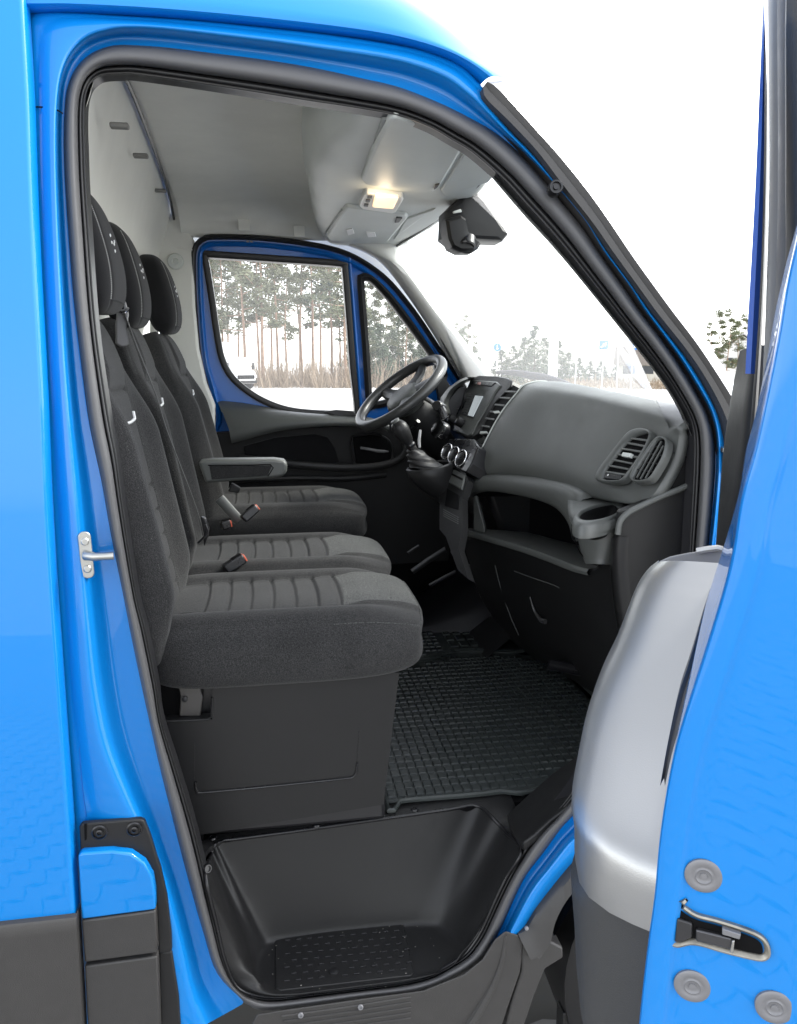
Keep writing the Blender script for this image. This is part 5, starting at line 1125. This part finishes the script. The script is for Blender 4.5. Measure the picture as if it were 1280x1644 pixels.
def pine_meshes(seed, H, c0):
    """tall bare-stemmed pine: red stem, high loose crown in separate tufts"""
    rnd = random.Random(seed); tr = MB(); cr_ = MB(); off = [V(0, 0, 0)]
    ax = [V(.25 * sin(k * .7 + seed) * k / 10, .25 * cos(k * .9 + seed) * k / 10, H * k / 10) for k in range(11)]
    tr.tube(ax, [.14 * (1 - k / 10 * .82) for k in range(11)], 8)
    n = rnd.randint(16, 22)
    for i in range(n):
        f = c0 + (1 - c0) * (i + rnd.random()) / n; k = min(9, int(f * 10)); base = ax[k].lerp(ax[k + 1], f * 10 - k); a = rnd.uniform(0, 2 * pi); L = rnd.uniform(1.0, 3.0) * (1.25 - .85 * (f - c0) / (1 - c0))
        tip = base + V(cos(a) * L, sin(a) * L, rnd.uniform(.1, .9)); mid = base.lerp(tip, .5) + V(0, 0, -.15)
        tr.tube([base, mid, tip], [.055, .035, .012], 5)
        for q in (.55, .8, 1.0):
            if rnd.random() < .85: clump(cr_, base.lerp(tip, q) + V(rnd.uniform(-.3, .3), rnd.uniform(-.3, .3), .15), rnd.uniform(.5, 1.1), 60, .2, .55, rnd=rnd)
    clump(cr_, ax[10] - V(0, 0, .4), 1.0, 90, .2, .9, rnd=rnd)
    for i in range(5):      # dead stubs lower on the stem
        z = H * rnd.uniform(.25, c0); a = rnd.uniform(0, 6.3); b = V(ax[int(z / H * 10)].x, ax[int(z / H * 10)].y, z); tr.tube([b, b + V(cos(a) * .8, sin(a) * .8, -.15)], [.025, .008], 4)
    return tr, cr_
def spruce_meshes(seed, H, wid):
    rnd = random.Random(seed); tr = MB(); cr_ = MB(); tr.tube([V(0, 0, 0), V(.05, 0, H * .5), V(0, .03, H)], [.14, .09, .02], 7)
    L = int(H * 3.2)
    for i in range(L):
        f = (i + .5) / L; z = H * (.06 + .94 * f); R = wid * (1 - f) ** .8 * rnd.uniform(.75, 1.15) + .12
        for j in range(max(4, int(9 * (1 - f)) + 3)):
            a = rnd.uniform(0, 2 * pi); tip = V(cos(a) * R, sin(a) * R, z - .25 * R)
            if j % 3 == 0: tr.tube([V(0, 0, z), tip], [.025, .008], 4)
            clump(cr_, tip * .75 + V(0, 0, z * .25),   .5, 16, .19, .6, rnd=rnd); clump(cr_, tip, .4, 12, .17, .6, rnd=rnd)
    return tr, cr_
protos = {}
def tree(kind, x, y, rz, sc, label, group, name):
    root = empty(name, (x, y, 0), label, 'tree', group, rz); root.scale = (sc, sc, sc)
    if kind not in protos:
        if kind[0] == 'p': tr, cr_ = pine_meshes(*kind[1]); ml = (BARK, NEEDLE)
        elif kind[0] == 's': tr, cr_ = spruce_meshes(*kind[1]); ml = (BARKG, SPRUCE)
        a = tr.done('trunk', ml[0], None, ang=0); b = cr_.done('crown', ml[1], None, fix=False, smooth=False); protos[kind] = (a, b)
        for o in (a, b): o.parent = root
    else:
        for o in protos[kind]:
            c = o.copy(); COL.objects.link(c); c.parent = root
def azpos(px, D):
    r = ray(px, 586); r.z = 0; r.normalize(); return V(0, -1.3, 0) + r * D
rt_ = random.Random(11)
PK = [('p', (s, h, c)) for s, h, c in ((1, 16, .30), (2, 17, .36), (3, 15, .26), (4, 18, .40), (5, 16, .32))]
SK = [('s', (s, h, w)) for s, h, w in ((21, 8, 3.0), (22, 10, 3.6), (23, 6, 2.9), (24, 11, 3.9))]
LP = 'tall bare-stemmed pines in the far door window'
ORD = ['leftmost', 'second', 'third', 'fourth', 'fifth', 'sixth', 'seventh', 'eighth', 'ninth', 'tenth', 'eleventh', 'twelfth', 'thirteenth', 'fourteenth', 'fifteenth', 'sixteenth', 'seventeenth', 'eighteenth', 'nineteenth', 'twentieth']
def nth(i): return 'leftmost of the' if i == 0 else ORD[i] + ' from the left of the'
def pines(x0, x1, n, d0, d1, label, group):
    for i in range(n):
        px = x0 + (x1 - x0) * (i + rt_.uniform(.1, .9)) / n; p = azpos(px, rt_.uniform(d0, d1))
        tree(PK[rt_.randrange(5)], p.x, p.y, rt_.uniform(0, 6.3), rt_.uniform(.85, 1.15) * (1 if x1 < 600 else .58), nth(i) + ' ' + label, group, 'pine_tree')
pines(300, 562, 20, 62, 92, LP, 'pines beyond the lot in the far door window')
pines(575, 660, 6, 62, 90, 'tall pines in the small quarter window', 'pines in the quarter window')
for i in range(9):
    p = azpos(583 + 13 * i + rt_.uniform(-6, 6), rt_.uniform(62, 85)); tree(SK[rt_.randrange(4)], p.x, p.y, rt_.uniform(0, 6), rt_.uniform(.5, .75) * (1 - .03 * i), nth(i) + ' dark bushy spruces in the small quarter window', 'spruces in the quarter window', 'spruce_tree')
for i_, (px, D, k, s) in enumerate(((722,62,1,.85),(742,60,3,.8),(762,66,0,.8),(806,70,2,1.0),(824,72,0,.85),(842,68,0,1.0),(858,64,1,.95),(874,70,1,.8),(896,72,0,.95),(912,75,2,.95),(930,82,2,.8),(948,85,2,.7),(966,85,2,.7),(990,92,2,.65),(1010,95,2,.7),(1050,90,2,.7),(1075,92,2,.8))):
    p = azpos(px, D); tree(SK[k], p.x, p.y, rt_.uniform(0, 6), s * .5, nth(i_) + ' soft green spruces seen through the windscreen', 'spruces in the windscreen', 'spruce_tree')
for px, D, s in ((735,70,.34),(750,64,.36)):
    wh_ = 'left' if px < 740 else 'right'
    p = azpos(px, D); tree(PK[2], p.x, p.y, 1, s, wh_ + ' one of two short ragged pines at the left edge of the windscreen', 'short pines in the windscreen', 'pine_tree')
for i_, (px, D, s, k) in enumerate(((1138,58,.29,2),(1152,60,.33,0),(1168,59,.35,2),(1184,60,.33,2),(1197,62,.3,0))):
    p = azpos(px, D); tree(PK[k], p.x, p.y, px, s, nth(i_) + ' round-topped pines in the gap beside the open door', 'pines in the gap beside the open door', 'pine_tree')
# brown undergrowth along the edge of the wood
mb = MB(); rb = random.Random(5)
for i in range(2200):
    px = rb.uniform(290, 1110); p = azpos(px, rb.uniform(64 if px < 420 else 58, 75)); h = rb.uniform(.3, 2.6) * (1.1 if px < 720 else .4)
    for k in range(5):
        a = V(rb.gauss(0, .7), rb.gauss(0, .7), h).normalized() * h * rb.uniform(.5, 1); b = V(rb.gauss(0, 1), rb.gauss(0, 1), 0).normalized() * rb.uniform(.015, .05); q = p + V(rb.gauss(0, .3), rb.gauss(0, .3), 0)
        mb.add([q - b, q + b, q + a + b * .4, q + a - b * .4], [[0, 1, 2, 3]])
ug = mb.done('undergrowth', TWIG, None, fix=False, smooth=False); tag(ug, kind='stuff')
# ---------------------------------------------------------------- signs, posts, lamp column, buildings, truck
POST = mat('galvanised post', (.55, .55, .55), .5); SBLUE = mat('blue sign face', (.02, .16, .55), .45); SWHITE = mat('white sign print', (.85, .85, .85), .45)
def face(px, D): p = azpos(px, D); d = (CAM - p); d.z = 0; d.normalize(); return p, d, V(-d.y, d.x, 0)
def sign(px, py, D, sz, kind, label):
    p, d, t = face(px, D); z = 1.7 + (586 - py) * D / FPX
    root = empty('road_sign', p, label, 'road sign'); inv = p
    MB().tube([p, p + V(0, 0, z + sz * .5)], .035, 8).done('post', POST, root)
    c = p + V(0, 0, z) + d * .05; up = V(0, 0, 1)
    if kind == 'round':
        MB().lathe(c, d, [(sz / 2, 0), (sz / 2, .02), (0, .02)], 24).done('sign_face', SBLUE, root)
        mb = MB().prism([c + d * .022 + t * a * sz + up * b * sz for a, b in ((-.05, .3), (.05, .3), (.05, -.1), (.16, -.1), (0, -.32), (-.16, -.1), (-.05, -.1))], d * .004); mb.done('arrow', SWHITE, root)
    elif kind == 'cross':
        MB().prism(rrect(c, t * sz / 2, up * sz / 2, .05), d * .02).done('sign_face', SBLUE, root)
        MB().prism([c + d * .022 + t * a * sz + up * b * sz for a, b in ((-.38, -.32), (.38, -.32), (0, .38))], d * .004).done('triangle', SWHITE, root)
        mb = MB(); mb.ball(c + d * .03 + up * .1 * sz, (.05 * sz, .05 * sz, .05 * sz), 8); mb.tube([c + d * .03 + up * .05 * sz, c + d * .03 - up * .08 * sz], .035 * sz, 6); mb.tube([c + d * .03 - up * .07 * sz, c + d * .03 - up * .26 * sz + t * .09 * sz], .025 * sz, 6); mb.tube([c + d * .03 - up * .07 * sz, c + d * .03 - up * .26 * sz - t * .09 * sz], .025 * sz, 6)
        mb.done('walker', SBLUE, root)
    else:
        MB().prism(rrect(c, t * sz / 2, up * sz / 2, .05), d * .02).done('sign_face', SBLUE, root)
        MB().prism([c + d * .022 + t * a * sz + up * b * sz for a, b in ((-.35, -.22), (-.05, -.02), (-.12, .08), (.36, .3), (.2, -.2), (.1, -.1), (-.25, -.34))], d * .004).done('arrow', SWHITE, root)
sign(798, 559, 42, .42, 'round', 'round blue road sign with white arrow on a grey post, left in the windscreen')
sign(968, 556, 46, .5, 'arrow', 'square blue road sign with white slanting arrow seen through the windscreen')
sign(1015, 556, 46, .56, 'cross', 'square blue pedestrian crossing sign seen near the windscreen edge')
p = azpos(888, 24); lc = empty('lamp_column', p, 'thick white lamp column rising in front of the windscreen', 'lamp column')
cm = mat('white painted column', (.75, .76, .75), .4)
MB().tube([p, p + V(0, 0, 4), p + V(0, 0, 9)], [.14, .13, .09], 16).done('column_shaft', cm, lc)
MB().lathe(p, (0, 0, 1), [(.22, 0), (.22, .04), (.16, .06), (.15, .5), (0, .5)], 20).done('column_foot', cm, lc)
p, d, t = face(925, 60)
for px in (925, 992, 757):
    p = azpos(px, 58); o = MB().tube([p, p + V(0, 0, 5.2)], .05, 8).done('thin_post', POST, None); tag(o, {925: 'thin pale post standing right of the white lamp column', 992: 'thin pale post between the two square blue signs', 757: 'thin pale post left of the round blue sign'}[px], 'post')
# low dark-roofed building beyond the crossing
p, d, t = face(1040, 85); hb_ = empty('low_house', p, 'low pale house with a wide dark roof beyond the crossing sign', 'house')
wl = mat('cream wall', (.55, .52, .45), .8); rfm = mat('dark brown roof', (.09, .075, .06), .7); wn_ = mat('dark window pane', (.05, .055, .06), .15)
mb = MB(); mb.prism([p + t * a + V(0, 0, 0) - d * b for a, b in ((-3, 0), (3, 0), (3, 6), (-3, 6))], (0, 0, 1.7)); mb.done('wall', wl, hb_)
mb = MB(); mb.prism([p + t * -3.4 + d * .5 + V(0, 0, 1.7), p + t * -3.4 - d * 3 + V(0, 0, 3.6), p + t * -3.4 - d * 6.5 + V(0, 0, 1.7)], t * 6.8); mb.done('roof', rfm, hb_)
for a in (-1.8, 0, 1.8):
    mb = MB(); mb.prism([p + d * .02 + t * (a + q) + V(0, 0, z) for q, z in ((-.6, .8), (.6, .8), (.6, 1.6), (-.6, 1.6))], d * .03); mb.done('window', wn_, hb_)
p, d, t = face(1190, 62); h2 = empty('white_house', p, 'small white house with two dark windows beside the open door', 'house')
mb = MB(); mb.prism([p + t * a + V(0, 0, z) for a, z in ((-1.6, 0), (1.6, 0), (1.6, 2.6), (0, 3.7), (-1.6, 2.6))], d * -4); mb.done('wall', mat('white render', (.75, .74, .72), .8), h2)
mb = MB(); mb.prism([p + d * .2 + t * a + V(0, 0, z) for a, z in ((-1.9, 2.5), (0, 3.85), (1.9, 2.5), (1.9, 2.65), (0, 4.0), (-1.9, 2.65))], d * -4.4); mb.done('roof', mat('pale roof sheet', (.5, .48, .47), .6), h2)
for a in (-.75, .35):
    mb = MB(); mb.prism([p + d * .02 + t * (a + q) + V(0, 0, z) for q, z in ((-.22, 1.5), (.22, 1.5), (.22, 2.2), (-.22, 2.2))], d * .03); mb.done('window', wn_, h2)
p, d, t = face(1197, 50); o = MB().box(p + V(0, 0, .5), (.5, .5, 1.0)).done('yellow_bin', mat('yellow plastic', (.6, .42, .05), .5), None, bev=.05); tag(o, 'yellow bin by the white house at the edge of the open door', 'bin')
# parked white truck seen at the corner of the far window
p, d, t = face(388, 57); tk = empty('parked_truck', p, 'white box truck with dark grille parked beyond the far window', 'truck')
d2 = (d * .72 + t * .68).normalized(); t2 = V(-d2.y, d2.x, 0)
TW = mat('white truck paint', (.8, .8, .8), .3, coat=.6); up = V(0, 0, 1)
def tb(a0, a1, b0, b1, z0, z1, name, m, par, bev=.04):
    mb = MB().prism([p + d2 * a + t2 * b + up * z0 for a, b in ((a0, b0), (a1, b0), (a1, b1), (a0, b1))], (0, 0, z1 - z0)); return mb.done(name, m, par, bev=bev)
tb(-6.5, -1.6, -1.1, 1.1, .75, 3.3, 'cargo_box', TW, tk)
cab = MB().prism([p + d2 * a - t2 * 1.0 + up * z for a, z in ((-1.6, .4), (.35, .4), (.4, 1.15), (.05, 1.35), (-.35, 2.2), (-1.6, 2.3))], t2 * 2).done('cab', TW, tk, bev=.08, bseg=3)
MB().prism([p + d2 * a - t2 * .85 + up * z for a, z in ((.05, 1.42), (-.32, 2.12), (-.28, 2.14), (.09, 1.44))], t2 * 1.7).done('cab_windscreen', mat('glass with painted glare', (.5, .55, .58), .1), cab)  # bright glare on the glass put into a pale base colour
tb(.36, .42, -.8, .8, .72, 1.0, 'grille', BLACK, cab, .01); tb(.3, .46, -1.0, 1.0, .42, .62, 'bumper', PLAST, cab, .03)
for s in (-1, 1):
    tb(.34, .43, s * .93 - .1, s * .93 + .1, .78, 1.0, 'headlight', GLASS if False else mat('headlight glass', (.6, .62, .65), .1), cab, .02); tb(-.15, -.05, s * 1.22 - .08, s * 1.22 + .08, 1.4, 1.85, 'wing_mirror', PLAST, cab, .02)
    tb(-.15, -.1, s * 1.1 - .12, s * 1.1 + .12, 1.42, 1.46, 'mirror_arm', PLAST, cab, .005)
    for a in (-.35, -5.0):
        w_ = MB().lathe(p + d2 * a + t2 * (s * .98) + up * .42, t2 * s, [(.2, -.1), (.4, -.1), (.42, -.06), (.42, .08), (.4, .1), (.24, .1), (.22, .06), (0, .07)], 24).done('wheel', SEALB, tk)
# fixed bottom of the script
